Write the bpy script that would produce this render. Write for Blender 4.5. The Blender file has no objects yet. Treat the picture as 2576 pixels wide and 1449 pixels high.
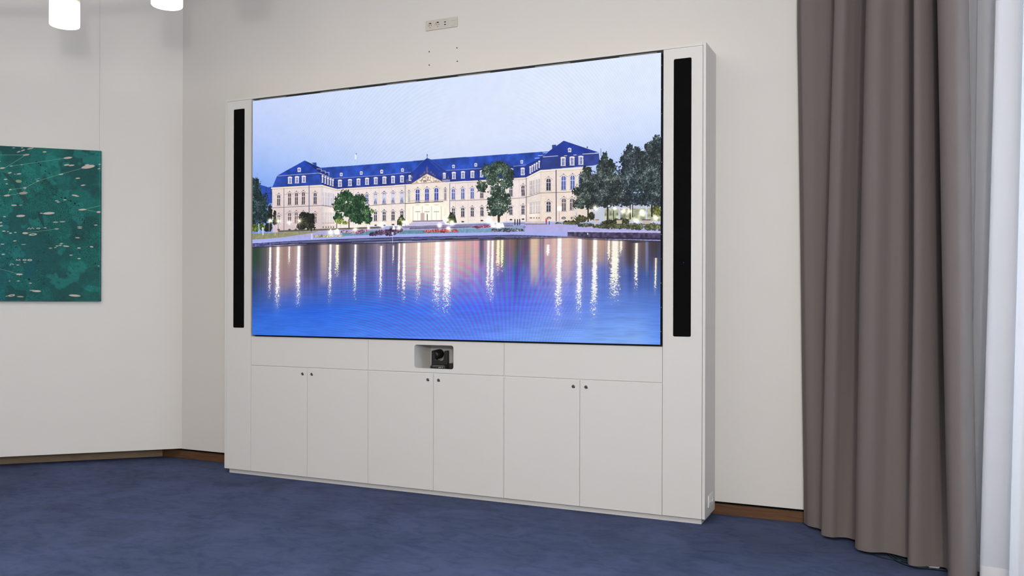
import bpy, bmesh, math, random
import numpy as np
from mathutils import Vector, Matrix
from mathutils.geometry import tessellate_polygon

random.seed(7)
RNG = np.random.default_rng(11)
SC = bpy.context.scene
COL = SC.collection

# ------------------------------------------------------------------ camera
FOC = 2180.0                       # focal length in pixels of the 2576 wide frame
TH = math.radians(24.57)
ROLL = 0.0028
HZ = 30.9                          # horizon below the frame centre
CAM = Vector((0.0, -5.9, 1.528))
RT = Vector((math.cos(TH), math.sin(TH), 0)); FW = Vector((-math.sin(TH), math.cos(TH), 0)); UP = Vector((0, 0, 1))
cd = bpy.data.cameras.new('camera'); cam = bpy.data.objects.new('camera', cd); COL.objects.link(cam)
cd.sensor_fit = 'HORIZONTAL'; cd.sensor_width = 36.0
cd.lens = 36.0 * FOC / 2576.0
cd.shift_y = HZ / 2576.0
cd.clip_start = 0.05; cd.clip_end = 200
rot = Matrix((RT, UP, -FW)).transposed().to_4x4()
cam.matrix_world = Matrix.Translation(CAM) @ rot @ Matrix.Rotation(ROLL, 4, 'Z')
SC.camera = cam

def ray(px, py):
    dx, dy = px - 1288.0, py - 724.5
    c, s = math.cos(-ROLL), math.sin(-ROLL)
    x = c * dx - s * dy; y = s * dx + c * dy - HZ
    return RT * (x / FOC) - UP * (y / FOC) + FW
def on_y(px, py, Y):
    r = ray(px, py); return CAM + r * ((Y - CAM.y) / r.y)
def on_floor(px, py, z=0.0):
    r = ray(px, py); return CAM + r * ((z - CAM.z) / r.z)
def on_plane(px, py, pt, n):
    r = ray(px, py); return CAM + r * ((pt - CAM).dot(n) / r.dot(n))
def proj(p):
    d = Vector(p) - CAM; w = d.dot(FW); x = d.dot(RT) / w * FOC; y = -d.z / w * FOC + HZ
    c, s = math.cos(ROLL), math.sin(ROLL)
    return (1288 + c * x - s * y, 724.5 + s * x + c * y)

# ------------------------------------------------------------------ materials
def s2l(c):
    c = c / 255.0
    return c / 12.92 if c <= 0.04045 else ((c + 0.055) / 1.055) ** 2.4
def rgb(r, g, b): return (s2l(r), s2l(g), s2l(b), 1.0)
def mat(name, col, rough=0.6, spec=0.3, metal=0.0, noise=0.0, nscale=40.0, bump=0.0, bscale=300.0, emit=None, estr=1.0, stretch=None):
    m = bpy.data.materials.new(name); m.use_nodes = True
    nt = m.node_tree; b = nt.nodes['Principled BSDF']
    b.inputs['Base Color'].default_value = col
    b.inputs['Roughness'].default_value = rough
    b.inputs['Specular IOR Level'].default_value = spec
    b.inputs['Metallic'].default_value = metal
    tc = nt.nodes.new('ShaderNodeTexCoord')
    if noise > 0:
        n = nt.nodes.new('ShaderNodeTexNoise'); n.inputs['Scale'].default_value = nscale; n.inputs['Detail'].default_value = 4
        if stretch:
            mp = nt.nodes.new('ShaderNodeMapping'); mp.inputs['Scale'].default_value = stretch
            nt.links.new(tc.outputs['Object'], mp.inputs['Vector']); nt.links.new(mp.outputs['Vector'], n.inputs['Vector'])
        else:
            nt.links.new(tc.outputs['Object'], n.inputs['Vector'])
        mx = nt.nodes.new('ShaderNodeMix'); mx.data_type = 'RGBA'
        mx.inputs['A'].default_value = (col[0] * (1 - noise), col[1] * (1 - noise), col[2] * (1 - noise), 1)
        mx.inputs['B'].default_value = (min(1, col[0] * (1 + noise)), min(1, col[1] * (1 + noise)), min(1, col[2] * (1 + noise)), 1)
        nt.links.new(n.outputs['Fac'], mx.inputs['Factor']); nt.links.new(mx.outputs['Result'], b.inputs['Base Color'])
    if bump > 0:
        n2 = nt.nodes.new('ShaderNodeTexNoise'); n2.inputs['Scale'].default_value = bscale; n2.inputs['Detail'].default_value = 3
        nt.links.new(tc.outputs['Object'], n2.inputs['Vector'])
        bp = nt.nodes.new('ShaderNodeBump'); bp.inputs['Strength'].default_value = bump; bp.inputs['Distance'].default_value = 0.002
        nt.links.new(n2.outputs['Fac'], bp.inputs['Height']); nt.links.new(bp.outputs['Normal'], b.inputs['Normal'])
    if emit:
        b.inputs['Emission Color'].default_value = emit; b.inputs['Emission Strength'].default_value = estr
    return m

M = {}
M['wall'] = mat('wall_paint', (0.695, 0.668, 0.632, 1), 0.9, 0.15, noise=0.012, nscale=1.5, bump=0.12, bscale=220)
M['ceiling'] = mat('ceiling_paint', (0.8, 0.78, 0.75, 1), 0.9, 0.1, noise=0.01)
M['cab'] = mat('cabinet_lacquer', (0.695, 0.672, 0.642, 1), 0.45, 0.25, noise=0.006, nscale=2.0)
M['plinth'] = mat('plinth_lacquer', (0.72, 0.70, 0.68, 1), 0.4, 0.3, noise=0.006)
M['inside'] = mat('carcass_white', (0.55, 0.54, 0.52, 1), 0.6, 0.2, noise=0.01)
M['grille'] = mat('speaker_cloth', (0.0035, 0.0035, 0.004, 1), 0.9, 0.06, noise=0.2, nscale=500)
M['black'] = mat('black_plastic', (0.010, 0.010, 0.011, 1), 0.35, 0.5, noise=0.1)
M['navy'] = mat('dark_metal', (0.010, 0.014, 0.030, 1), 0.5, 0.4, noise=0.1)
M['chrome'] = mat('lock_metal', (0.28, 0.26, 0.25, 1), 0.3, 0.5, metal=0.8, noise=0.1, nscale=90)
M['hole'] = mat('black_hole', (0.004, 0.004, 0.004, 1), 0.9, 0.0, noise=0.1)
M['gap'] = mat('shadow_gap', (0.010, 0.010, 0.010, 1), 0.9, 0.0, noise=0.1)
M['ivory'] = mat('ivory_plastic', (0.57, 0.54, 0.48, 1), 0.45, 0.3, noise=0.01)
M['whitep'] = mat('white_plastic', (0.80, 0.80, 0.80, 1), 0.35, 0.4, noise=0.01)
M['mark'] = mat('white_print', (0.45, 0.47, 0.5, 1), 0.5, 0.3, noise=0.02)
M['wire'] = mat('picture_wire', (0.45, 0.43, 0.41, 1), 0.4, 0.4, metal=0.1, noise=0.1)
M['cable'] = mat('teal_cable', (0.008, 0.022, 0.038, 1), 0.5, 0.4, noise=0.15)
M['lining'] = mat('white_lining', (0.62, 0.62, 0.64, 1), 0.8, 0.1, noise=0.02)
M['brass'] = mat('satin_metal', (0.45, 0.44, 0.42, 1), 0.35, 0.5, metal=0.7, noise=0.05)
M['frame'] = mat('window_frame_paint', (0.5, 0.52, 0.54, 1), 0.5, 0.3, noise=0.02)
M['ground'] = mat('terrace_stone', (0.45, 0.44, 0.42, 1), 0.9, 0.1, noise=0.15, nscale=4)

def wood():
    m = mat('brown_wood', (0.11, 0.052, 0.024, 1), 0.5, 0.3)
    nt = m.node_tree; b = nt.nodes['Principled BSDF']
    tc = nt.nodes.new('ShaderNodeTexCoord'); mp = nt.nodes.new('ShaderNodeMapping'); mp.inputs['Scale'].default_value = (1.2, 1.2, 45)
    n = nt.nodes.new('ShaderNodeTexNoise'); n.inputs['Scale'].default_value = 6; n.inputs['Detail'].default_value = 6
    cr = nt.nodes.new('ShaderNodeValToRGB'); cr.color_ramp.elements[0].color = (0.080, 0.036, 0.015, 1); cr.color_ramp.elements[0].position = 0.3
    cr.color_ramp.elements[1].color = (0.165, 0.082, 0.040, 1); cr.color_ramp.elements[1].position = 0.72
    nt.links.new(tc.outputs['Object'], mp.inputs['Vector']); nt.links.new(mp.outputs['Vector'], n.inputs['Vector'])
    nt.links.new(n.outputs['Fac'], cr.inputs['Fac']); nt.links.new(cr.outputs['Color'], b.inputs['Base Color'])
    return m
M['wood'] = wood()
M['woodgrey'] = mat('pale_brown_wood', (0.22, 0.155, 0.095, 1), 0.7, 0.2, noise=0.25, nscale=8, stretch=(1, 1, 8))  # lighter, less saturated brown for the left baseboard

def carpet():
    m = bpy.data.materials.new('blue_carpet'); m.use_nodes = True
    nt = m.node_tree; b = nt.nodes['Principled BSDF']; L = nt.links
    b.inputs['Roughness'].default_value = 1.0; b.inputs['Specular IOR Level'].default_value = 0.02
    b.inputs['Sheen Weight'].default_value = 0.0
    tc = nt.nodes.new('ShaderNodeTexCoord')
    def nz(scale, det, rough, dist=0.0, st=None):
        n = nt.nodes.new('ShaderNodeTexNoise'); n.inputs['Scale'].default_value = scale; n.inputs['Detail'].default_value = det
        n.inputs['Roughness'].default_value = rough; n.inputs['Distortion'].default_value = dist
        if st:
            mp = nt.nodes.new('ShaderNodeMapping'); mp.inputs['Scale'].default_value = st; mp.inputs['Rotation'].default_value = (0, 0, TH)
            L.new(tc.outputs['Object'], mp.inputs['Vector']); L.new(mp.outputs['Vector'], n.inputs['Vector'])
        else: L.new(tc.outputs['Object'], n.inputs['Vector'])
        return n
    big = nz(1.6, 5, 0.62, 0.6); mid = nz(5.0, 5, 0.65, 1.2, (1, 1.6, 1)); fine = nz(420, 2, 0.7)
    r1 = nt.nodes.new('ShaderNodeValToRGB'); e = r1.color_ramp.elements
    e[0].position = 0.32; e[0].color = (0.053, 0.068, 0.118, 1); e[1].position = 0.66; e[1].color = (0.073, 0.092, 0.168, 1)
    L.new(big.outputs['Fac'], r1.inputs['Fac'])
    r2 = nt.nodes.new('ShaderNodeValToRGB'); e = r2.color_ramp.elements
    e[0].position = 0.34; e[0].color = (0.76, 0.79, 0.84, 1); e[1].position = 0.55; e[1].color = (1.04, 1.03, 1.02, 1)
    L.new(mid.outputs['Fac'], r2.inputs['Fac'])
    mx = nt.nodes.new('ShaderNodeMix'); mx.data_type = 'RGBA'; mx.blend_type = 'MULTIPLY'; mx.inputs['Factor'].default_value = 1
    L.new(r1.outputs['Color'], mx.inputs['A']); L.new(r2.outputs['Color'], mx.inputs['B'])
    r3 = nt.nodes.new('ShaderNodeValToRGB'); e = r3.color_ramp.elements
    e[0].position = 0.25; e[0].color = (0.78, 0.78, 0.78, 1); e[1].position = 0.75; e[1].color = (1.22, 1.22, 1.22, 1)
    L.new(fine.outputs['Fac'], r3.inputs['Fac'])
    m2 = nt.nodes.new('ShaderNodeMix'); m2.data_type = 'RGBA'; m2.blend_type = 'MULTIPLY'; m2.inputs['Factor'].default_value = 1
    L.new(mx.outputs['Result'], m2.inputs['A']); L.new(r3.outputs['Color'], m2.inputs['B'])
    L.new(m2.outputs['Result'], b.inputs['Base Color'])
    bp = nt.nodes.new('ShaderNodeBump'); bp.inputs['Strength'].default_value = 0.5; bp.inputs['Distance'].default_value = 0.004
    L.new(fine.outputs['Fac'], bp.inputs['Height']); L.new(bp.outputs['Normal'], b.inputs['Normal'])
    return m
M['carpet'] = carpet()

def cloth(name, col, transl, weave=1400.0, tcol=None, transp=0.0):
    m = bpy.data.materials.new(name); m.use_nodes = True
    nt = m.node_tree; L = nt.links; nt.nodes.remove(nt.nodes['Principled BSDF']); out = nt.nodes['Material Output']
    d = nt.nodes.new('ShaderNodeBsdfDiffuse'); t = nt.nodes.new('ShaderNodeBsdfTranslucent'); mx = nt.nodes.new('ShaderNodeMixShader')
    tc = nt.nodes.new('ShaderNodeTexCoord'); n = nt.nodes.new('ShaderNodeTexNoise'); n.inputs['Scale'].default_value = weave; n.inputs['Detail'].default_value = 2
    L.new(tc.outputs['Object'], n.inputs['Vector'])
    cr = nt.nodes.new('ShaderNodeMix'); cr.data_type = 'RGBA'
    cr.inputs['A'].default_value = tuple(c * 0.9 for c in col[:3]) + (1,); cr.inputs['B'].default_value = tuple(min(1, c * 1.1) for c in col[:3]) + (1,)
    L.new(n.outputs['Fac'], cr.inputs['Factor']); L.new(cr.outputs['Result'], d.inputs['Color'])
    t.inputs['Color'].default_value = tcol or col
    mx.inputs['Fac'].default_value = transl
    L.new(d.outputs[0], mx.inputs[1]); L.new(t.outputs[0], mx.inputs[2])
    last = mx
    if transp > 0:
        tr = nt.nodes.new('ShaderNodeBsdfTransparent'); m3 = nt.nodes.new('ShaderNodeMixShader'); m3.inputs['Fac'].default_value = transp
        L.new(mx.outputs[0], m3.inputs[1]); L.new(tr.outputs[0], m3.inputs[2]); last = m3
    L.new(last.outputs[0], out.inputs['Surface'])
    return m
M['curtain'] = cloth('grey_curtain_cloth', (0.175, 0.152, 0.144, 1), 0.05)
M['sheer'] = cloth('white_sheer_cloth', (0.88, 0.88, 0.90, 1), 0.5, 900, (0.92, 0.93, 0.98, 1), 0.18)
M['sheerhem'] = cloth('white_sheer_hem', (0.88, 0.86, 0.86, 1), 0.35, 900, (0.9, 0.9, 0.93, 1), 0.0)

# ------------------------------------------------------------------ mesh helpers
def link(name, bm, m, parent=None, smooth=False, bevel=0.0, seg=2, loc=None):
    bm.normal_update()
    me = bpy.data.meshes.new(name); bm.to_mesh(me); bm.free()
    o = bpy.data.objects.new(name, me); COL.objects.link(o)
    for x in (m if isinstance(m, (list, tuple)) else [m]): me.materials.append(x)
    if smooth:
        for p in me.polygons: p.use_smooth = True
    if bevel > 0:
        md = o.modifiers.new('edge', 'BEVEL'); md.width = bevel; md.segments = seg; md.limit_method = 'ANGLE'; md.angle_limit = math.radians(40)
    if parent is not None:
        o.parent = parent
        o.matrix_parent_inverse = parent.matrix_world.inverted()
    if loc is not None: o.location = loc
    return o
def thing(name, label, cat, loc=(0, 0, 0), rotz=0.0, group=None):
    o = bpy.data.objects.new(name, None); COL.objects.link(o)
    o.empty_display_size = 0.1
    o.matrix_world = Matrix.Translation(Vector(loc)) @ Matrix.Rotation(rotz, 4, 'Z')
    tag(o, label, cat, group); return o
def tag(o, label, cat, group=None):
    o['label'] = label; o['category'] = cat
    if group: o['group'] = group
    return o
def struct(o): o['kind'] = 'structure'; return o
def bx(bm, x0, x1, y0, y1, z0, z1, mi=0, T=None):
    v = [bm.verts.new(Vector(p) if T is None else T @ Vector(p)) for p in ((x0, y0, z0), (x1, y0, z0), (x1, y1, z0), (x0, y1, z0), (x0, y0, z1), (x1, y0, z1), (x1, y1, z1), (x0, y1, z1))]
    for f in ((0, 3, 2, 1), (4, 5, 6, 7), (0, 1, 5, 4), (1, 2, 6, 5), (2, 3, 7, 6), (3, 0, 4, 7)):
        bm.faces.new([v[i] for i in f]).material_index = mi
    return v
def box(name, dims, m, parent=None, bevel=0.0, **k):
    bm = bmesh.new(); bx(bm, *dims); return link(name, bm, m, parent, bevel=bevel, **k)
def rrect(u0, u1, v0, v1, r, n=6):
    pts = []
    for cx, cy, a0 in ((u1 - r, v0 + r, -90), (u1 - r, v1 - r, 0), (u0 + r, v1 - r, 90), (u0 + r, v0 + r, 180)):
        for i in range(n + 1):
            a = math.radians(a0 + 90 * i / n); pts.append((cx + r * math.cos(a), cy + r * math.sin(a)))
    return pts
def plate(bm, outer, holes, to3, t0, t1, mi=0):
    """solid plate from 2-D loops; to3(u, v, t) gives the point"""
    loops = [outer] + list(holes)
    flat = [p for l in loops for p in l]
    tris = tessellate_polygon([[Vector((p[0], p[1], 0)) for p in l] for l in loops])
    A = [bm.verts.new(to3(p[0], p[1], t0)) for p in flat]; B = [bm.verts.new(to3(p[0], p[1], t1)) for p in flat]
    for t in tris:
        bm.faces.new([A[i] for i in t]).material_index = mi; bm.faces.new([B[i] for i in reversed(t)]).material_index = mi
    k = 0
    for l in loops:
        n = len(l)
        for i in range(n):
            a, b = k + i, k + (i + 1) % n
            bm.faces.new((A[a], A[b], B[b], B[a])).material_index = mi
        k += n
    bmesh.ops.recalc_face_normals(bm, faces=bm.faces[:])
def XZ(u, v, t): return Vector((u, t, v))
def XY(u, v, t): return Vector((u, v, t))
def cyl(bm, c, axis, r0, r1, h, n=24, mi=0, cap=True):
    ax = Vector(axis).normalized(); q = Vector((0, 0, 1)).rotation_difference(ax); c = Vector(c)
    a = [bm.verts.new(c + q @ Vector((r0 * math.cos(2 * math.pi * i / n), r0 * math.sin(2 * math.pi * i / n), 0))) for i in range(n)]
    b = [bm.verts.new(c + q @ Vector((r1 * math.cos(2 * math.pi * i / n), r1 * math.sin(2 * math.pi * i / n), h))) for i in range(n)]
    for i in range(n): bm.faces.new((a[i], a[(i + 1) % n], b[(i + 1) % n], b[i])).material_index = mi
    if cap:
        bm.faces.new(a[::-1]).material_index = mi; bm.faces.new(b).material_index = mi
def tube(bm, pts, r, n=8, closed=False, mi=0):
    pts = [Vector(p) for p in pts]; rings = []; N = len(pts)
    for i, p in enumerate(pts):
        t = (pts[(i + 1) % N] - pts[i - 1]) if closed else (pts[min(i + 1, N - 1)] - pts[max(i - 1, 0)])
        t.normalize(); u = t.cross(Vector((0, 0, 1)))
        if u.length < 1e-4: u = Vector((1, 0, 0))
        u.normalize(); w = u.cross(t)
        rings.append([bm.verts.new(p + (u * math.cos(2 * math.pi * k / n) + w * math.sin(2 * math.pi * k / n)) * r) for k in range(n)])
    for i in range(N if closed else N - 1):
        a, b = rings[i], rings[(i + 1) % N]
        for k in range(n): bm.faces.new((a[k], a[(k + 1) % n], b[(k + 1) % n], b[k])).material_index = mi
    if not closed:
        bm.faces.new(rings[0][::-1]); bm.faces.new(rings[-1])
    bmesh.ops.recalc_face_normals(bm, faces=bm.faces[:])
def spline(P, per=8):
    P = [np.array(p, float) for p in P]; out = []
    Q = [2 * P[0] - P[1]] + P + [2 * P[-1] - P[-2]]
    for i in range(1, len(Q) - 2):
        for k in range(per):
            t = k / per; a, b, c, d = Q[i - 1], Q[i], Q[i + 1], Q[i + 2]
            out.append(0.5 * (2 * b + (c - a) * t + (2 * a - 5 * b + 4 * c - d) * t * t + (3 * b - a - 3 * c + d) * t ** 3))
    out.append(P[-1]); return out

WORLD, P_DAY, P_FLASH, P_CEIL, P_LEFT, P_BOUNCE = 0.205, 1250.0, 95.0, 172.0, 7.0, 205.0
PAINT_GAIN = 0.93
# ------------------------------------------------------------------ room shell
H_CEIL = 5.0
WY = 0.338                      # back wall face
CX = -6.328                     # corner of back wall and left wall
LA = math.radians(42.57)
LD = Vector((-math.cos(LA), -math.sin(LA), 0))          # along left wall towards the camera side
LN = Vector((math.sin(LA), -math.cos(LA), 0))           # into the room
LC = Vector((CX, WY, 0))
WC = Vector((-0.20, WY, 0)); WD = Vector((math.sqrt(.5), -math.sqrt(.5), 0)); WN = Vector((-math.sqrt(.5), -math.sqrt(.5), 0))
LLEN = 7.5; WLEN = 8.0
LE = LC + LD * LLEN; WE = WC + WD * WLEN

def prism(name, pts, z0, z1, m, **k):
    bm = bmesh.new(); plate(bm, [(p[0], p[1]) for p in pts], [], XY, z0, z1); return link(name, bm, m, **k)
floor = struct(prism('floor', [LE - LN * .45, LC - LN * .45 + Vector((0, .5, 0)), WC + Vector((.3, .5, 0)) - WN * .3, WE - WN * .3, WE + Vector((0, -5, 0)), LE + Vector((0, -5, 0))], -0.05, 0.0, M['carpet']))
ceil = struct(prism('ceiling', [LE - LN * .45, LC - LN * .45 + Vector((0, .5, 0)), WC + Vector((.3, .5, 0)) - WN * .3, WE - WN * .3, WE + Vector((0, -1, 0)), LE + Vector((0, -1, 0))], H_CEIL, H_CEIL + .1, M['ceiling']))
ZB = 0.097
# back wall: lining board hung clear of the floor with the carrier wall behind it
struct(prism('wall_back', [LC, (WC.x, WY), (WC.x + .03, WY + .022), (CX - .03, WY + .022)], ZB, H_CEIL, M['wall']))
struct(prism('wall_back_core', [(CX - .6, WY + .042), (WC.x + .3, WY + .042), (WC.x + .3, WY + .15), (CX - .6, WY + .15)], 0, H_CEIL, M['gap']))
# left wall: boxed out panel 0.2 m proud of the carrier wall
nL = -LN
a, b = LC, LE
struct(prism('wall_left', [a, b, b + nL * .19, a + nL * .19 + LD * .17], ZB + .002, H_CEIL, M['wall']))
struct(prism('wall_left_core', [a + nL * .215 - LD * .1, b + nL * .215, b + nL * .33, a + nL * .33 - LD * .1], 0, H_CEIL, M['gap']))
bl0 = a + nL * .198 + LD * .185
struct(prism('baseboard_left', [bl0, b + nL * .198, b + nL * .214, bl0 + nL * .016], 0, .074, M['woodgrey']))
bm = bmesh.new()
plate(bm, [(bl0.x - .03, WY + .024), (-5.46, WY + .024), (-5.46, WY + .041), (bl0.x - .03, WY + .041)], [], XY, 0, .076)
struct(link('baseboard_back', bm, M['wood'], bevel=.002))
bm = bmesh.new()
plate(bm, [(-1.33, WY + .024), (-.19, WY + .024), (-.19, WY + .041), (-1.33, WY + .041)], [], XY, 0, .076)
struct(link('baseboard_right', bm, M['wood'], bevel=.002))

# window wall on the right: pier, sill-less glazing with frames, lintel
def wseg(s0, s1, z0, z1, t0, t1, m, name, parent=None):
    p = [WC + WD * s0 - WN * t0, WC + WD * s1 - WN * t0, WC + WD * s1 - WN * t1, WC + WD * s0 - WN * t1]
    bm = bmesh.new(); plate(bm, [(q.x, q.y) for q in p], [], XY, z0, z1); return link(name, bm, m, parent)
S0 = 1.42
struct(wseg(0, S0, 0, H_CEIL, 0.0, .25, M['wall'], 'wall_right'))
struct(wseg(S0, WLEN, 4.6, H_CEIL, 0.0, .25, M['wall'], 'trim_1'))
glass = bpy.data.materials.new('window_glass'); glass.use_nodes = True
gb = glass.node_tree.nodes['Principled BSDF']; gb.inputs['Transmission Weight'].default_value = 1.0; gb.inputs['Roughness'].default_value = 0.0
gb.inputs['IOR'].default_value = 1.05; gb.inputs['Base Color'].default_value = (0.97, 0.99, 1, 1)
wid = (WLEN - S0) / 4
for k in range(4):
    s0 = S0 + wid * k; s1 = s0 + wid
    w = bpy.data.objects.new('window_%d' % (k + 1), None); COL.objects.link(w); w.matrix_world = Matrix.Translation(WC + WD * (s0 + wid / 2)); struct(w)
    bm = bmesh.new()
    for (u0, u1, z0, z1) in ((s0, s0 + .06, 0, 4.6), (s1 - .06, s1, 0, 4.6), (s0 + .06, s1 - .06, 0, .08), (s0 + .06, s1 - .06, 4.53, 4.6)):
        p = [WC + WD * u0 - WN * .08, WC + WD * u1 - WN * .08, WC + WD * u1 - WN * .14, WC + WD * u0 - WN * .14]
        plate(bm, [(q.x, q.y) for q in p], [], XY, z0, z1)
    link('window_frame', bm, M['frame'], w)
    wseg(s0 + .06, s1 - .06, .08, 4.53, .10, .11, glass, 'pane', w)

# ------------------------------------------------------------------ media cabinet
XL, XR = -5.483, -1.253
Z0, Z1 = 0.041, 3.288
cab = thing('media_cabinet', 'wide white built-in cabinet with six doors framing the bright screen, standing on the carpet', 'cabinet', ((XL + XR) / 2, .16, 0))
TP = 0.019
box('side_panel', (XL, XL + TP, 0, .3355, Z0, Z1), M['cab'], cab, bevel=.0006)
sp = box('side_panel', (XR - TP, XR, 0, .3355, Z0, Z1), M['cab'], cab, bevel=.0006)
G = .0015
# top slab with six long vent slots
slots = [(654, 720), (806.7, 878.8), (973, 1048), (1152, 1234.5), (1346, 1435.7), (1557, 1653.8)]
def slabpt(px, Y, Z): # x on the slab where the line of sight at column px meets (Y,Z)
    lo, hi = -6.0, -1.0
    for _ in range(40):
        m = (lo + hi) / 2
        if proj((m, Y, Z))[0] < px: lo = m
        else: hi = m
    return (lo + hi) / 2
holes = []
for a_, b_ in slots:
    holes.append(rrect(slabpt(a_, .05, 3.27), slabpt(b_, .05, 3.27), .034, .060, .012, 8))
bm = bmesh.new(); plate(bm, [(XL + TP + .0015, .0), (XR - TP - .0015, .0), (XR - TP - .0015, .3355), (XL + TP + .0015, .3355)], holes, XY, Z1 - TP, Z1)
link('top_panel', bm, M['cab'], cab)
# columns with speaker cut-outs
CLX = (XL + TP + .002, -5.188 - G); CRX = (-1.549 + G, XR - TP - .003)
SPK = {'L': (-5.389, -5.266), 'R': (-1.4755, -1.352)}
for nm, (x0, x1), (s0, s1) in (('L', CLX, SPK['L']), ('R', CRX, SPK['R'])):
    bm = bmesh.new()
    plate(bm, [(x0, Z0), (x1, Z0), (x1, Z1 - TP - .002), (x0, Z1 - TP - .002)], [rrect(s0, s1, 1.281, 3.194, .010)], XZ, 0, .019)
    link('column_panel', bm, M['cab'], cab, bevel=.0006)
# inner upright walls of the screen bay, back panel
box('partition', (-5.207, -5.1885, .0205, .3, Z0, Z1 - TP - .002), M['inside'], cab)
box('partition', (-1.5485, -1.53, .0205, .3, Z0, Z1 - TP - .002), M['inside'], cab)
box('back_panel', (XL + TP + .001, XR - TP - .001, .31, .334, Z0, Z1 - TP - .001), M['inside'], cab)
# flap panels
FZ0, FZ1 = .961, 1.209
divs = [-5.188, -3.977, -2.762, -1.549]
NX0, NX1, NZ0, NZ1 = -3.544, -3.194, .992, 1.176
for i in range(3):
    x0, x1 = divs[i] + G, divs[i + 1] - G
    bm = bmesh.new()
    hl = [rrect(NX0, NX1, NZ0, NZ1, .02, 8)] if i == 1 else []
    plate(bm, [(x0, FZ0), (x1, FZ0), (x1, FZ1), (x0, FZ1)], hl, XZ, 0, .019)
    o = link('upper_panel', bm, M['cab'], cab, bevel=.0006)
    if i == 1: o['label'] = 'panel with rounded opening for the camera'
# shelf behind the joint (seen in the 8 mm gap) and carcass top
box('shelf', (-5.187, -1.550, .0065, .3, .9511, .9609), M['cab'], cab)
# niche box
bm = bmesh.new()
nx0, nx1, nz0, nz1, yb = NX0 - .002, NX1 + .004, NZ0 - .040, NZ1 + .004, .262
bx(bm, nx0 - .01, nx0, .0195, yb, nz0, nz1); bx(bm, nx1, nx1 + .01, .0195, yb, nz0, nz1)
bx(bm, nx0 - .01, nx1 + .01, yb, yb + .01, nz0, nz1); bx(bm, nx0 - .01, nx1 + .01, .0195, yb + .01, nz1, nz1 + .01)
link('niche_box', bm, M['cab'], cab)
box('niche_floor', (nx0, nx1, .0195, yb, nz0 - .0015, nz0 + .001), M['cab'], cab)
# doors with locks
dd = [-5.188, -4.585, -3.978, -3.370, -2.762, -2.156, -1.549]
locks = [-4.634, -4.539, -3.421, -3.325, -2.207, -2.110]
for i in range(6):
    d = box('door', (dd[i] + G, dd[i + 1] - G, 0, .019, Z0, .951), M['cab'], cab, bevel=.0006)
    bm = bmesh.new()
    cyl(bm, (locks[i], 0.001, .9045), (0, -1, 0), .0125, .0125, .0030, 28)
    cyl(bm, (locks[i], -.002, .9045), (0, -1, 0), .0125, .0110, .0012, 28)
    cyl(bm, (locks[i], -.0032, .9045), (0, -1, 0), .0082, .0078, .0022, 28)
    T = Matrix.Translation((locks[i] + .0005, -.0055, .9045)) @ Matrix.Rotation(math.radians(35), 4, 'Y')
    bx(bm, -.0012, .0012, -.0006, .0006, -.0052, .0052, 1, T)
    T = Matrix.Translation((locks[i] + .0095, -.0028, .8985))
    bx(bm, -.003, .003, -.002, .002, -.0035, .0035, 1, T)
    link('lock', bm, [M['chrome'], M['hole']], d)['label'] = 'small round metal lock'
# plinth
bm = bmesh.new()
bx(bm, XL + .03, XR - .03, .03, .048, 0, Z0); bx(bm, XL + .03, XL + .048, .048, .33, 0, Z0); bx(bm, XR - .048, XR - .03, .048, .33, 0, Z0)
link('plinth', bm, M['plinth'], cab)
box('carcass_bottom', (XL + TP, XR - TP, .0195, .3, Z0, Z0 + .016), M['inside'], cab)

# speakers set into the columns
for key, lab in (('L', 'tall narrow black column speaker left of the screen'), ('R', 'tall narrow black column speaker right of the screen')):
    s0, s1 = SPK[key]
    t = thing('column_speaker', lab, 'speaker', ((s0 + s1) / 2, .02, 1.281), group='column speakers beside the screen')
    bm = bmesh.new(); plate(bm, rrect(s0 + .0008, s1 - .0008, 1.2818, 3.1932, .0095), [], XZ, .0018, .0075); link('grille', bm, M['grille'], t, bevel=.0008)
    box('housing', (s0 + .004, s1 - .004, .008, .10, 1.286, 3.189), M['black'], t)
    if key == 'R':
        bm = bmesh.new(); cyl(bm, (s0 + .072, .0019, 1.79), (0, -1, 0), .0022, .0022, .0008, 10)
        link('status_light', bm, mat('blue_led', (0.02, 0.03, 0.3, 1), emit=(0.05, 0.08, 1, 1), estr=1.0), t)['label'] = 'tiny blue status light'

# ------------------------------------------------------------------ video wall
SX0, SX1, SZ0, SZ1, SY = -5.1585, -1.5595, 1.2235, 3.2445, -.020
scr = thing('video_wall', 'huge bright LED screen showing a palace above a lake, set into the white cabinet', 'screen', ((SX0 + SX1) / 2, .02, SZ0))
box('module_housing', (SX0, SX1, SY + .0015, SY + .047, SZ0, SZ1), M['navy'], scr)
hs = [o for o in scr.children][-1]
fr = box('mounting_frame', (-5.166, -1.556, SY + .0475, .10, 1.19, 3.19), M['black'], scr)
W = SX1 - SX0
for k in range(12):
    z = SZ0 + .09 + k * .168
    bm = bmesh.new(); cyl(bm, (SX1 + .0002, SY + .012 + (.008 if k % 2 else 0), z), (1, 0, 0), .0028, .0024, .0012, 10)
    link('module_screw', bm, M['whitep'], hs)['label'] = 'tiny bright screw head'
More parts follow.
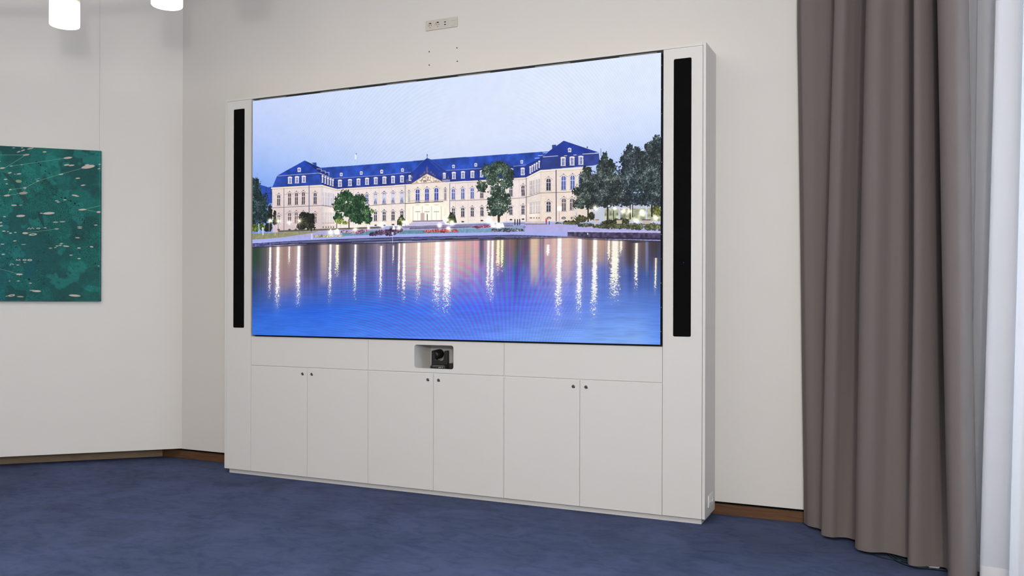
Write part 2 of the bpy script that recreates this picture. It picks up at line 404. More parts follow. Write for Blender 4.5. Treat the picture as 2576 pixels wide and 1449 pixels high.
# ------------------------------------------------------------------ picture shown on the LED screen (drawn here, pixel by pixel)
TW, THh = 2048, 1152
def make_homography(src, dst):
    A_ = []; B_ = []
    for (x, y), (u, v) in zip(src, dst):
        A_.append([x, y, 1, 0, 0, 0, -u * x, -u * y]); B_.append(u)
        A_.append([0, 0, 0, x, y, 1, -v * x, -v * y]); B_.append(v)
    h = np.linalg.solve(np.array(A_, float), np.array(B_, float)); return np.append(h, 1).reshape(3, 3)
class Canvas:
    def __init__(s, w, h, corners):           # corners: picture coordinates of TL, TR, BR, BL
        s.w, s.h = w, h
        uv = [(0, 0), (w, 0), (w, h), (0, h)]
        s.Hinv = make_homography(uv, corners); s.H = make_homography(corners, uv)
        X, Y = np.meshgrid(np.arange(w) + .5, np.arange(h) + .5)
        d = s.Hinv[2, 0] * X + s.Hinv[2, 1] * Y + s.Hinv[2, 2]
        s.PX = ((s.Hinv[0, 0] * X + s.Hinv[0, 1] * Y + s.Hinv[0, 2]) / d).astype(np.float32)
        s.PY = ((s.Hinv[1, 0] * X + s.Hinv[1, 1] * Y + s.Hinv[1, 2]) / d).astype(np.float32)
        s.I = np.zeros((h, w, 3), np.float32)
    def uv(s, x, y):
        d = s.H[2, 0] * x + s.H[2, 1] * y + s.H[2, 2]
        return (s.H[0, 0] * x + s.H[0, 1] * y + s.H[0, 2]) / d, (s.H[1, 0] * x + s.H[1, 1] * y + s.H[1, 2]) / d
    def sl(s, x0, x1, y0, y1, pad=3):
        us, vs = zip(*[s.uv(x, y) for x in (x0, x1) for y in (y0, y1)])
        return (slice(max(0, int(min(vs)) - pad), max(0, min(s.h, int(max(vs)) + pad))), slice(max(0, int(min(us)) - pad), max(0, min(s.w, int(max(us)) + pad))))
    def blend(s, k, a, c):
        c = np.asarray(c, np.float32)
        if c.ndim == 1: c = c / 255.0
        a = np.clip(a, 0, 1)[..., None].astype(np.float32)
        s.I[k] = s.I[k] * (1 - a) + c * a
    def mask(s, pts, k):
        X, Y = s.PX[k], s.PY[k]; m = np.zeros(X.shape, bool); n = len(pts)
        for i in range(n):
            x1, y1 = pts[i]; x2, y2 = pts[(i + 1) % n]
            if y1 == y2: continue
            c = ((y1 > Y) != (y2 > Y)) & (X < (x2 - x1) * (Y - y1) / (y2 - y1) + x1); m ^= c
        return m
    def poly(s, pts, c, a=1.0, c2=None, tex=0.0, tk=None):
        xs = [p[0] for p in pts]; ys = [p[1] for p in pts]; k = s.sl(min(xs), max(xs), min(ys), max(ys))
        if s.PX[k].size == 0: return
        m = s.mask(pts, k).astype(np.float32) * a
        col = np.array(c, np.float32) / 255
        if c2 is not None:
            t = np.clip((s.PY[k] - min(ys)) / (max(ys) - min(ys) + 1e-6), 0, 1)[..., None]
            col = col * (1 - t) + np.array(c2, np.float32) / 255 * t
        else: col = np.broadcast_to(col, s.PX[k].shape + (3,))
        if tex: col = col * (1 + tex * (tk[k][..., None] - .5) * 2)
        s.blend(k, m, col)
    def line(s, p, q, w, c, a=1.0):
        x1, y1 = p; x2, y2 = q; k = s.sl(min(x1, x2) - w, max(x1, x2) + w, min(y1, y2) - w, max(y1, y2) + w)
        if s.PX[k].size == 0: return
        X, Y = s.PX[k] - x1, s.PY[k] - y1; dx, dy = x2 - x1, y2 - y1; L2 = dx * dx + dy * dy + 1e-9
        t = np.clip((X * dx + Y * dy) / L2, 0, 1); d = np.hypot(X - t * dx, Y - t * dy)
        s.blend(k, np.clip((w / 2 - d) / .45 + .5, 0, 1) * a, c)
    def ell(s, cx, cy, rx, ry, c, a=1.0, ang=0.0, soft=.6):
        r = max(rx, ry); k = s.sl(cx - r, cx + r, cy - r, cy + r)
        if s.PX[k].size == 0: return
        X, Y = s.PX[k] - cx, s.PY[k] - cy; ca, sa = math.cos(ang), math.sin(ang)
        d = np.hypot((X * ca + Y * sa) / rx, (-X * sa + Y * ca) / ry)
        s.blend(k, np.clip((1 - d) * min(rx, ry) / soft + .5, 0, 1) * a, c)
    def glow(s, cx, cy, r, c, a=1.0):
        k = s.sl(cx - 3 * r, cx + 3 * r, cy - 3 * r, cy + 3 * r)
        if s.PX[k].size == 0: return
        d2 = ((s.PX[k] - cx) ** 2 + (s.PY[k] - cy) ** 2) / (r * r)
        s.I[k] = np.minimum(1, s.I[k] + (np.exp(-d2) * a)[..., None] * np.array(c, np.float32) / 255)
    def star(s, cx, cy, r, c=(255, 225, 185), n=16, core=3.0, a=.85, ph=.1):
        k = s.sl(cx - r, cx + r, cy - r, cy + r)
        X, Y = s.PX[k] - cx, s.PY[k] - cy; d = np.hypot(X, Y); th = np.arctan2(Y, X)
        sp = np.abs(np.cos((th + ph) * n / 2)); wdt = .55
        v = np.clip(1 - (np.arccos(np.clip(sp, 0, 1)) * 2 / n * d) / wdt, 0, 1) * np.clip(1 - d / r, 0, 1) ** .7
        s.I[k] = np.minimum(1, s.I[k] + (v * a)[..., None] * (np.array(c, np.float32) / 255 - s.I[k] * .3))
        s.glow(cx, cy, core * 1.5, (255, 238, 205), .7)
        s.ell(cx, cy, core * .75, core * .75, (255, 255, 250), 1.0, soft=1.5)
def noise_field(w, h, cx, cy=None, seed=0):
    cy = cy or cx; r = np.random.default_rng(seed); gw, gh = int(w / cx) + 3, int(h / cy) + 3
    g = r.random((gh, gw)).astype(np.float32)
    u = np.arange(w) / cx; v = np.arange(h) / cy; iu, iv = u.astype(int), v.astype(int)
    fu = (u - iu).astype(np.float32); fv = (v - iv).astype(np.float32); fu = fu * fu * (3 - 2 * fu); fv = fv * fv * (3 - 2 * fv)
    top = g[iv][:, iu] * (1 - fu) + g[iv][:, iu + 1] * fu; bot = g[iv + 1][:, iu] * (1 - fu) + g[iv + 1][:, iu + 1] * fu
    return top * (1 - fv)[:, None] + bot * fv[:, None]

scr_px = [proj((SX0, SY, SZ1)), proj((SX1, SY, SZ1)), proj((SX1, SY, SZ0)), proj((SX0, SY, SZ0))]
cv = Canvas(TW, THh, scr_px)
PX, PY = cv.PX, cv.PY
N3 = noise_field(TW, THh, 5, seed=1); N6 = noise_field(TW, THh, 10, seed=2); N12 = noise_field(TW, THh, 22, seed=3); N40 = noise_field(TW, THh, 70, seed=4)
N2 = noise_field(TW, THh, 2.2, seed=9); NF = N3 * .45 + N6 * .3 + N12 * .25; NL = N12 * .35 + N40 * .35 + NF * .3
def zA(x, y): return (620 + x / 5.572, 380 + y / 5.572)
def zB(x, y): return (960 + x / 5.572, 380 + y / 5.572)
def zC(x, y): return (1320 + x / 4.675, 330 + y / 4.675)
def zD(x, y): return (620 + x / 4.83, 580 + y / 4.83)
def zE(x, y): return (1150 + x / 4.83, 580 + y / 4.83)
def mp(f, *pts): return [f(*p) for p in pts]

# sky
gx = [635, 800, 980, 1150, 1400, 1662]; gy = [130, 250, 340, 410, 470, 520]
G = np.array([
 [(190,208,250),(205,220,250),(210,224,250),(214,227,251),(222,232,252),(224,234,253)],
 [(196,212,250),(206,220,250),(210,224,250),(216,228,251),(224,233,252),(220,231,252)],
 [(186,204,249),(196,213,248),(208,221,248),(216,227,249),(216,226,250),(204,219,251)],
 [(160,188,247),(178,202,248),(196,213,248),(206,219,248),(198,213,250),(180,202,250)],
 [(132,168,242),(150,182,245),(180,200,245),(190,208,245),(180,200,248),(160,188,248)],
 [(120,155,235),(140,170,240),(170,190,240),(180,200,240),(170,190,240),(150,180,245)]], np.float32) / 255
xi = np.clip(np.interp(PX, gx, range(6)), 0, 4.999); yi = np.clip(np.interp(PY, gy, range(6)), 0, 4.999)
a_, b_ = xi.astype(int), yi.astype(int); fx = (xi - a_)[..., None]; fy = (yi - b_)[..., None]
cv.I[:] = (G[b_, a_] * (1 - fx) + G[b_, a_ + 1] * fx) * (1 - fy) + (G[b_ + 1, a_] * (1 - fx) + G[b_ + 1, a_ + 1] * fx) * fy
cv.I += ((NL - .5) * .03)[..., None]
ph = .0024 * ((PX - 1200) ** 2 / 2 - 230 * (PY - 300))
cv.I += (np.sin(ph) * .011 * np.clip((np.abs(PX - 1210) - 40) / 160, .0, 1))[..., None]
del xi, yi, fx, fy
# hills, far trees
cv.poly(mp(zA, (60, 440), (150, 462), (215, 480), (262, 492), (305, 510), (340, 500), (365, 505), (365, 730), (60, 730)), (42, 80, 176), c2=(50, 75, 165), tex=.25, tk=NF)
CREAM, LITE, SHAD = (226, 208, 203), (243, 230, 222), (196, 178, 182)
ROOF, ROOF2 = (42, 76, 174), (42, 66, 152)
def facade(pts, c=CREAM, c2=None): cv.poly(pts, c, c2=c2, tex=.045, tk=NF)
def win(f, x, y0, y1, w, glass=(72, 62, 66), frame=(236, 232, 240), arch=True, curtain=False, hood=True):
    (xa, ya), (xb, yb) = f(x - w / 2, y0), f(x + w / 2, y1)
    ww = xb - xa; hh = yb - ya; r = ww / 2 if arch else 0
    sk = (xa + xb) / 2
    if hood:
        cv.line((xa - ww * .28, ya + ww * .28), (sk, ya - ww * .30), 1.0, (140, 118, 122), .8); cv.line((xb + ww * .28, ya + ww * .28), (sk, ya - ww * .30), 1.0, (140, 118, 122), .8)
        cv.ell(sk, ya - ww * .30, 1.3, 1.6, (105, 92, 105), .8)
    cv.poly([(xa - .7, ya + r * .8), (xb + .7, ya + r * .8), (xb + .7, yb + .7), (xa - .7, yb + .7)], (182, 160, 158), .8)
    g2 = tuple(max(0, c - 12) for c in glass); fr = min(.85, ww * .12)
    cv.poly([(xa - .2, ya + r), (xb + .2, ya + r), (xb + .2, yb), (xa - .2, yb)], frame)
    if arch: cv.ell(sk, ya + r, ww / 2 + .2, r + .2, frame)
    cv.poly([(xa + fr, ya + r), (xb - fr, ya + r), (xb - fr, yb - fr), (xa + fr, yb - fr)], glass, c2=g2)
    if arch: cv.ell(sk, ya + r, max(.5, ww / 2 - fr), max(.5, r - fr), glass)
    if curtain:
        cv.poly([(xa + fr, ya + r), (xb - fr, ya + r), (xb - fr, ya + hh * .6), (sk + ww * .04, ya + hh * .42), (xa + fr, ya + hh * .8)], (214, 220, 242), .85)
        cv.poly([(sk + ww * .04, ya + hh * .42), (xb - fr, ya + hh * .5), (xb - fr, yb - 1)], (206, 212, 238), .8)
    cv.line((sk, ya), (sk, yb), 1.1, frame); cv.line((xa, ya + hh * .36), (xb, ya + hh * .36), 1.2, frame)
    cv.line((xa - .8, yb + .3), (xb + .8, yb + .3), 1.0, (120, 108, 122), .9)
    cv.line((xa, ya + hh * .68), (xb, ya + hh * .68), .5, frame, .6)
def dorm(f, x, y0, y1, w):
    (xa, ya), (xb, yb) = f(x - w / 2, y0), f(x + w / 2, y1); sk = (xa + xb) / 2; ww = xb - xa
    cv.poly([(xa, ya + 2), (xb, ya + 2), (xb, yb), (xa, yb)], (238, 232, 236)); cv.ell(sk, ya + 2.4, ww / 2 + .9, 2.6, (240, 234, 238))
    cv.poly([(xa + ww * .24, ya + 3.6), (xb - ww * .24, ya + 3.6), (xb - ww * .24, yb - 1), (xa + ww * .24, yb - 1)], (92, 104, 170))
    cv.line((sk, ya + 3.4), (sk, yb - 1), .9, (232, 232, 245)); cv.line((xa + ww * .2, (ya + yb) / 2), (xb - ww * .2, (ya + yb) / 2), .7, (232, 232, 245))
    cv.line((xa - 1, yb + .4), (xb + 1, yb + .4), 1, (190, 190, 215)); cv.line((xb + .9, ya + 4), (xb + .9, yb), .9, (20, 32, 100), .7)
def round_d(f, x, y, r=24):
    a, b = f(x, y); k = r / 5.572
    cv.poly([(a - k * .75, b - k * .6), (a + k * .75, b - k * .6), (a + k * .75, b + k), (a - k * .75, b + k)], (226, 224, 238)); cv.ell(a, b - k * .5, k * .85, k * .55, (232, 228, 238))
    cv.ell(a, b, k * .42, k * .5, (70, 72, 120)); cv.ell(a, b, k * .2, k * .24, (190, 195, 220))
# --- main wing
mt = [zA(1040, 234), zB(0, 175), zB(590, 127), zB(700, 117), zB(2006, 27), zC(278, 238), zC(215, 300), (1369, 394), (1320, 418), zB(1850, 212), zB(1400, 240), zB(900, 272), zB(410, 296), zB(0, 338), zA(1215, 385), zA(1130, 330)]
cv.poly(mt, ROOF, tex=.38, tk=NL)
mm = [zA(1215, 385), zB(0, 338), zB(410, 296), zB(900, 272), zB(1400, 240), zB(1850, 212), (1320, 418), (1360, 400), (1340, 440), zC(20, 540), zB(2006, 370), zB(1400, 407), zB(950, 430), zB(330, 466), zB(0, 490), zA(1265, 530)]
cv.poly(mm, (40, 60, 142), tex=.36, tk=NL)
for p, q in ((zA(1215, 385), zB(0, 340)), (zB(0, 340), zB(410, 296)), (zB(900, 272), zB(1400, 243)), (zB(1850, 214), (1330, 414))): cv.line(p, q, 1.2, (196, 190, 205), .8)
fm = [zA(1265, 530), zB(0, 490), zB(330, 466), zB(950, 430), zB(1400, 407), zB(2006, 370), zC(20, 540), zC(20, 1065), zB(2006, 985), zB(1060, 1018), zB(330, 1050), zB(0, 1050), zA(1265, 1095)]
facade(fm, (238, 224, 224), (248, 235, 226))
# pilaster stripes
for i, t in enumerate(np.linspace(0, 1, 30)):
    xx = 857 + t * 465
    if 1030 < xx < 1130: continue
    yt = np.interp(xx, [847, 960, 1130, 1320], [476, 468, 457, 446]) + 3; yb = np.interp(xx, [847, 1320], [572, 556])
    cv.line((xx, yt), (xx, yb), 1.6, (240, 228, 226) if i % 2 else (214, 196, 192), .55)
def pl(P, w, c, a=1.0):
    for p, q in zip(P[:-1], P[1:]): cv.line(p, q, w, c, a)
cor = [zA(1265, 534), zB(0, 493), zB(330, 470), zB(950, 433), zB(1400, 410), zB(2006, 373), zC(20, 543)]
pl([(x, y + 1.6) for x, y in cor], 3.0, (236, 222, 206)); pl([(x, y + 3.8) for x, y in cor], .8, (150, 128, 122), .8)
belt = [zA(1265, 792), zA(1700, 768), zB(0, 752), zB(330, 732), zB(960, 697), zB(1480, 680), zB(2006, 655), zC(20, 772)]
pl(belt, 1.3, (122, 108, 116), .9); pl([(x, y + 1.5) for x, y in belt], 1.2, (238, 222, 208), .9)
GL = (70, 66, 82)
for x, a, b, c_ in ((1565, 595, 745, 0), (1687, 597, 745, 0), (1808, 588, 745, 1), (1930, 583, 740, 1)): win(zA, x, a, b, 48, (96, 108, 160), curtain=bool(c_))
for x, a, b, c_ in ((35, 580, 735, 1), (160, 573, 730, 1), (283, 568, 725, 1)): win(zB, x, a, b, 50, (105, 115, 170), curtain=bool(c_))
for x, a, b in ((1005, 525, 682), (1137, 518, 675), (1270, 512, 668)): win(zB, x, a, b, 52, (88, 104, 178))
win(zB, 1405, 540, 660, 50, (74, 62, 62)); win(zB, 1550, 490, 600, 48, (100, 110, 170)); win(zB, 1690, 480, 600, 48, (100, 110, 170)); win(zB, 1812, 485, 635, 52, (66, 62, 78)); win(zB, 1982, 475, 630, 52, (78, 62, 62))
for x, a, b in ((1808, 840, 982), (1930, 838, 978)): win(zA, x, a, b, 50, (64, 60, 66))
for x, a, b in ((35, 842, 978), (160, 838, 972), (283, 832, 965)): win(zB, x, a, b, 50, (64, 60, 66))
for x, a, b in ((1005, 795, 925), (1137, 788, 925), (1270, 783, 918), (1405, 778, 912), (1550, 770, 905), (1812, 765, 895), (1982, 755, 888)): win(zB, x, a, b, 50, (60, 58, 66))
for x, y in ((1810, 1040), (1930, 1040)): cv.ell(*zA(x, y), 3.2, 1.6, (60, 52, 60))
for x, y in ((160, 1030), (1137, 990), (1405, 975), (1812, 962), (1982, 955)): cv.ell(*zB(x, y), 3.6, 1.8, (74, 58, 58))
for x, a, b in ((1310, 400, 497), (1450, 392, 487), (1570, 383, 477), (1690, 373, 470), (1812, 365, 462), (1935, 358, 455)): dorm(zA, x, a, b, 50)
for x, a, b, w in ((38, 355, 455, 50), (160, 347, 447, 50), (285, 340, 437, 50), (397, 337, 415, 34), (878, 303, 382, 36), (1012, 291, 390, 52), (1140, 281, 382, 52), (1273, 275, 373, 52), (1402, 268, 365, 46), (1818, 242, 262, 46), (1978, 232, 335, 52)): dorm(zB, x, a, b, w)
for f, x, y in ((zA, 1328, 328), (zA, 1608, 308), (zA, 1893, 290), (zB, 2, 285), (zB, 292, 266), (zB, 1007, 216), (zB, 1320, 193), (zB, 1965, 152)): round_d(f, x, y)
# flag
cv.line(zA(1545, 10), zA(1545, 130), .6, (180, 195, 235)); cv.poly(mp(zA, (1520, 35), (1543, 40), (1543, 120), (1515, 112)), (238, 244, 252), .8); cv.ell(*zA(1537, 40), 1.3, 2, (60, 110, 200), .8)
# --- centre bay
cv.poly(mp(zB, (410, 296), (600, 124), (638, 97), (690, 118), (905, 275), (640, 285)), (32, 62, 158), tex=.15, tk=NL)
cv.poly(mp(zB, (640, 97), (690, 118), (905, 275), (800, 280)), (40, 66, 150), .6)
for p, q in (((600, 124), (410, 296)), ((690, 118), (905, 273)), ((640, 100), (820, 268)), ((590, 128), (430, 290))): cv.line(zB(*p), zB(*q), .8, (88, 118, 195), .6)
cv.line(zB(638, 45), zB(638, 97), 1.2, (40, 60, 120)); cv.ell(*zB(638, 58), 1.2, 2, (50, 70, 130))
facade(mp(zB, (332, 476), (420, 462), (860, 432), (955, 435), (955, 1045), (332, 1058)), (240, 227, 216), (250, 241, 222))
k = cv.sl(*[f for f in (1018, 1136, 505, 575)]); cv.I[k] = np.minimum(1, cv.I[k] + (np.exp(-((PX[k] - 1074) / 48) ** 2 - ((PY[k] - 535) / 24) ** 2) * .16)[..., None] * np.array((1, .95, .75), np.float32))
cv.line(zB(332, 476), zB(332, 1055), 1.0, (80, 82, 120)); cv.line(zB(955, 455), zB(955, 870), 1.6, (120, 120, 150)); cv.line(zB(945, 440), zB(945, 690), 1.2, (240, 232, 230))
cv.poly(mp(zB, (408, 462), (635, 316), (862, 432)), (234, 212, 184)); cv.poly(mp(zB, (450, 448), (635, 334), (822, 430)), (205, 184, 172), tex=.5, tk=N3)
pl(mp(zB, (408, 462), (635, 316), (862, 432), (408, 462)), 1.1, (130, 108, 110), .8)
for x, y, a, b in ((635, 250, 3.2, 8), (575, 325, 3, 3.6), (600, 300, 3, 4.4), (548, 345, 3, 3), (690, 300, 3, 4), (720, 325, 3, 3), (745, 345, 2.6, 3), (640, 290, 5, 4), (425, 370, 3, 6.5), (360, 410, 4, 4.5), (850, 350, 2.2, 6), (935, 370, 2.4, 6)):
    k = cv.sl(*( [zB(x, y)[0] - a, zB(x, y)[0] + a, zB(x, y)[1] - b, zB(x, y)[1] + b])); cx_, cy_ = zB(x, y)
    d = np.hypot((PX[k] - cx_) / a, (PY[k] - cy_) / b); t = N3[k][..., None]
    cv.blend(k, (d + (N3[k] - .5) * .9 < .85) * .85, np.array((60, 56, 96)) / 255. * (1 - t) + np.array((150, 135, 150)) / 255. * t)
cv.poly(mp(zB, (340, 430), (440, 430), (440, 448), (340, 448)), (88, 78, 112)); cv.poly(mp(zB, (850, 400), (960, 398), (960, 425), (850, 428)), (150, 150, 185))
for x in (505, 635, 767): win(zB, x, {505: 530, 635: 520, 767: 512}[x], {505: 715, 635: 712, 767: 706}[x], 62, (66, 78, 165))
win(zB, 383, 560, 712, 28, (170, 150, 140)); win(zB, 892, 525, 690, 34, (110, 92, 100))
cv.line(zB(415, 700), zB(860, 690), 4.4, (198, 180, 174), .55); cv.line(zB(330, 735), zB(860, 708), 1.8, (92, 80, 96))
for x in (505, 635, 767):
    a, b = zB(x, 800); cv.poly([(a - 6.4, b - 3), (a + 6.4, b - 3), (a + 6.4, b + 32), (a - 6.4, b + 32)], (255, 253, 240)); cv.ell(a, b - 3, 6.4, 5, (255, 253, 242)); cv.ell(a, b - 8.2, 6, 1, (190, 170, 140), .6)
    cv.line((a, b + 8), (a, b + 30), .8, (190, 185, 180)); cv.line((a - 6, b + 9), (a + 6, b + 9), 1.4, (120, 112, 104), .8)
cv.line(zB(640, 890), zB(640, 970), 2.2, (90, 80, 82), .8)
for x in (380, 892): a, b = zB(x, 880); cv.poly([(a - 3.2, b - 14), (a + 3.2, b - 14), (a + 3.2, b + 14), (a - 3.2, b + 14)], (250, 240, 222))
for x in (440, 570, 700, 835): cv.line(zB(x, 780), zB(x, 975), 2.4, (222, 196, 176), .7)
cv.poly(mp(zB, (545, 870), (600, 868), (600, 975), (545, 978)), (196, 168, 160), .8)
for i, (x0, x1, y, c) in enumerate(((440, 850, 985, (150, 136, 160)), (420, 870, 1005, (206, 200, 228)), (395, 880, 1025, (186, 182, 222)), (350, 900, 1045, (214, 208, 236)))): cv.line(zB(x0, y), zB(x1, y - 8), 3.4, c)
# --- left wing
facade(mp(zA, (358, 512), (1060, 474), (1060, 1112), (365, 1142)), (236, 221, 216), (214, 194, 196))
facade(mp(zA, (1060, 474), (1265, 530), (1265, 1100), (1060, 1112)), (242, 234, 232), (216, 200, 200))
for x in range(1050, 1075, 8): cv.line(zA(x, 480), zA(x, 1100), .8, (200, 186, 190), .6)
k = cv.sl(680, 850, 515, 575); cv.I[k] = np.minimum(1, cv.I[k] + (np.exp(-((PX[k] - 838) / 16) ** 2 - ((PY[k] - 545) / 22) ** 2) * .2)[..., None] * np.array((1, .93, .75), np.float32) * cv.mask(mp(zA, (1060, 474), (1265, 530), (1265, 1100), (1060, 1112)), k)[..., None])
cv.poly(mp(zA, (430, 345), (815, 132), (1045, 240), (1215, 385), (1030, 305), (800, 318)), (38, 72, 176), tex=.3, tk=NL)
cv.poly(mp(zA, (815, 132), (1045, 238), (1222, 387), (1030, 302)), (34, 50, 118), tex=.3, tk=NL)
cv.poly(mp(zA, (915, 165), (980, 158), (982, 215), (960, 205)), (38, 78, 170))
cv.poly(mp(zA, (430, 345), (800, 318), (1012, 306), (1035, 350), (1060, 474), (360, 512), (395, 430)), (42, 72, 160), tex=.34, tk=NL)
cv.poly(mp(zA, (1012, 304), (1222, 387), (1262, 530), (1060, 474), (1035, 350)), (36, 52, 126), tex=.25, tk=NL)
pl(mp(zA, (432, 350), (800, 323), (1012, 308), (1222, 387)), 1.2, (214, 206, 214), .85)
pl(mp(zA, (985, 250), (1050, 252), (1048, 285)), .9, (240, 240, 248)); pl(mp(zA, (1050, 278), (1105, 280), (1103, 315)), .9, (240, 240, 248)); pl(mp(zA, (1105, 298), (1158, 300), (1156, 345)), .9, (240, 240, 248))
pl(mp(zA, (352, 520), (1060, 482), (1265, 540)), 3.4, (238, 222, 204)); pl(mp(zA, (352, 536), (1060, 500), (1265, 556)), .8, (140, 122, 128), .7)
pl(mp(zA, (352, 797), (1060, 763), (1265, 795)), 1.4, (112, 100, 116), .9); pl(mp(zA, (352, 808), (1060, 774), (1265, 806)), 1.3, (236, 220, 208), .9)
pl(mp(zA, (525, 610), (870, 592)), .8, (120, 108, 120), .8); pl(mp(zA, (525, 885), (870, 872)), .6, (160, 142, 146), .8)
cv.line(zA(525, 525), zA(525, 1130), 1.1, (96, 86, 104)); cv.line(zA(877, 482), zA(877, 870), 1.9, (92, 102, 150))
for x, a, b in ((452, 608, 765), (604, 583, 757), (700, 578, 755), (797, 568, 750), (962, 578, 745)): win(zA, x, a, b, 50, (86, 66, 66) if x < 900 else (66, 62, 78))
for x, a, b in ((452, 888, 1020), (604, 856, 1020), (698, 850, 1012), (797, 850, 960), (962, 862, 1002)): win(zA, x, a, b, 50, (110, 88, 84))
for x in (1075, 1115, 1150, 1185, 1218):
    t = (x - 1060) / 205.; win(zA, x, 570 + 28 * t, 755 + 20 * t, 16, (150, 150, 190), hood=False); win(zA, x, 850 + 10 * t, 1010, 16, (196, 176, 160), hood=False); cv.ell(*zA(x, 1067), 1.1, 2.2, (66, 54, 60))
for x in (450, 603, 692): cv.ell(*zA(x, 1103), 3.4, 2.2, (92, 74, 80))
for x, a, b in ((610, 358, 455), (708, 351, 448), (803, 344, 440)): dorm(zA, x, a, b, 54)
for x, a, b in ((1066, 338, 440), (1104, 352, 455), (1142, 367, 468), (1178, 380, 480), (1211, 393, 490)): dorm(zA, x, a, b, 20)
round_d(zA, 738, 262, 30)
# --- right wing
facade(mp(zC, (180, 462), (780, 424), (780, 1060), (190, 1062)), (238, 224, 214), (240, 222, 208))
facade(mp(zC, (20, 545), (180, 462), (190, 1062), (20, 1062)), (244, 236, 230), (226, 208, 198))
k = cv.sl(1320, 1500, 515, 565); cv.I[k] = np.minimum(1, cv.I[k] + (np.exp(-((PX[k] - 1340) / 14) ** 2 - ((PY[k] - 530) / 28) ** 2) * .16)[..., None] * np.array((1, .93, .75), np.float32))
cv.poly(mp(zC, (218, 300), (275, 242), (458, 112), (870, 250), (690, 268), (600, 275)), (36, 58, 150), tex=.2, tk=NL)
cv.poly(mp(zC, (320, 162), (370, 158), (370, 185), (322, 210)), (40, 72, 150))
cv.poly(mp(zC, (218, 300), (600, 275), (872, 254), (882, 385), (800, 405), (500, 430), (180, 458), (195, 390)), (50, 66, 140), tex=.25, tk=NL)
cv.poly(mp(zC, (0, 405), (218, 298), (195, 390), (182, 458), (20, 542), (0, 540)), (36, 52, 128), tex=.25, tk=NL)
pl(mp(zC, (216, 303), (388, 290)), 1.4, (238, 226, 220)); pl(mp(zC, (465, 290), (495, 288)), 1.6, (238, 226, 220)); pl(mp(zC, (575, 280), (606, 278)), 1.6, (238, 226, 220)); pl(mp(zC, (680, 270), (865, 258)), 1.4, (238, 216, 214))
for x, y in ((240, 255), (185, 287), (145, 318)): cv.line(zC(x - 25, y), zC(x + 25, y - 3), 1.6, (186, 205, 240))
pl(mp(zC, (20, 548), (182, 466), (780, 428)), 3.2, (246, 234, 216)); pl(mp(zC, (20, 562), (182, 480), (780, 442)), .7, (150, 130, 126), .7)
pl(mp(zC, (20, 777), (185, 727), (620, 712)), 1.5, (130, 116, 124), .9)
pl(mp(zC, (18, 550), (18, 1060)), 1.6, (110, 92, 100)); pl(mp(zC, (368, 460), (370, 1055)), 2.2, (76, 72, 104)); pl(mp(zC, (190, 480), (190, 1060)), 1, (206, 190, 186), .8)
for x, a, b in ((280, 553, 700),): win(zC, x, a, b, 58, (66, 62, 76))
for x, a, b in ((457, 522, 692), (562, 516, 688), (660, 510, 680)): win(zC, x, a, b, 58, (92, 110, 178))
for x, a, b in ((280, 822, 950), (460, 786, 942), (556, 786, 930)): win(zC, x, a, b, 56, (62, 60, 74) if x < 300 else (110, 98, 98))
for x in (65, 80, 108, 140, 168):
    t = (180 - x) / 160.; win(zC, x, 555 + 40 * t, 715 + 40 * t, 14, (150, 130, 130), hood=False); win(zC, x, 815 + 25 * t, 960 + 10 * t, 14, (170, 150, 140), hood=False); cv.ell(*zC(x, 1020), 1.0, 2.0, (66, 54, 60))
for x in (285, 457, 565): cv.ell(*zC(x, 1022), 5.5, 3.4, (98, 78, 80)); cv.ell(*zC(x, 1024), 3.6, 2.4, (150, 150, 170))
for x, a, b in ((452, 302, 406), (557, 297, 400), (660, 289, 393)): dorm(zC, x, a, b, 56)
for x, a, b in ((65, 410, 495), (90, 397, 478), (115, 382, 462), (142, 366, 448), (170, 345, 430)): dorm(zC, x, a, b, 16)
round_d(zC, 527, 222, 30)
cv.line(zC(895, 205), zC(895, 290), 1.6, (120, 130, 190)); cv.ell(*zC(735, 190), 1.6, 2.2, (60, 70, 110))

# --- ground: park, paths, lawns, quay
yw = np.interp(PX, [630, 682, 827, 986, 1150, 1440, 1465, 1543, 1665], [621.5, 618, 611, 609, 603, 594.5, 598, 602, 606])   # waterline
def band(xs, y_top, y_bot, c, a=1.0, tex=.05, tk=None):
    yt = np.interp(PX, xs, y_top); yb = np.interp(PX, xs, y_bot)
    m = ((PY >= yt) & (PY < yb) & (PX >= xs[0]) & (PX <= xs[-1])).astype(np.float32) * a
    col = np.array(c, np.float32) / 255 * (1 + tex * 2 * ((NF if tk is None else tk) - .5))[..., None]
    cv.blend((slice(None), slice(None)), m, col)
band([630, 690, 850, 960, 1020, 1150, 1320, 1400, 1670], [590, 584, 576, 573, 572, 566, 560, 560, 575], [640] * 9, (176, 170, 214))
band([630, 700, 760, 800], [588, 585, 582, 582], [604, 598, 590, 583], (148, 146, 112), tex=.15)      # lawn left
band([700, 850, 960], [580, 574, 570], [584, 578, 574], (92, 88, 66), .9, .2)
band([860, 930, 1000, 1290], [585, 580, 580, 574], [599, 598, 596, 588], (104, 146, 166), tex=.18)     # lawns centre
band([980, 1100, 1250, 1320], [570, 566, 562, 560], [575, 571, 566, 563], (130, 124, 160), .9, .15)
band([1030, 1290], [573, 566], [577, 570], (96, 94, 120), .8, .2)
band([1140, 1180, 1320], [574, 572, 566], [589, 587, 584], (126, 160, 190), .6, .15)
band([1320, 1380, 1450, 1670], [560, 562, 570, 578], [586, 586, 586, 590], (176, 172, 226))
band([1320, 1375], [558.5, 558.5], [562, 562], (206, 196, 210)); band([1320, 1372], [562, 562], [565.5, 565.5], (150, 118, 126), .8)
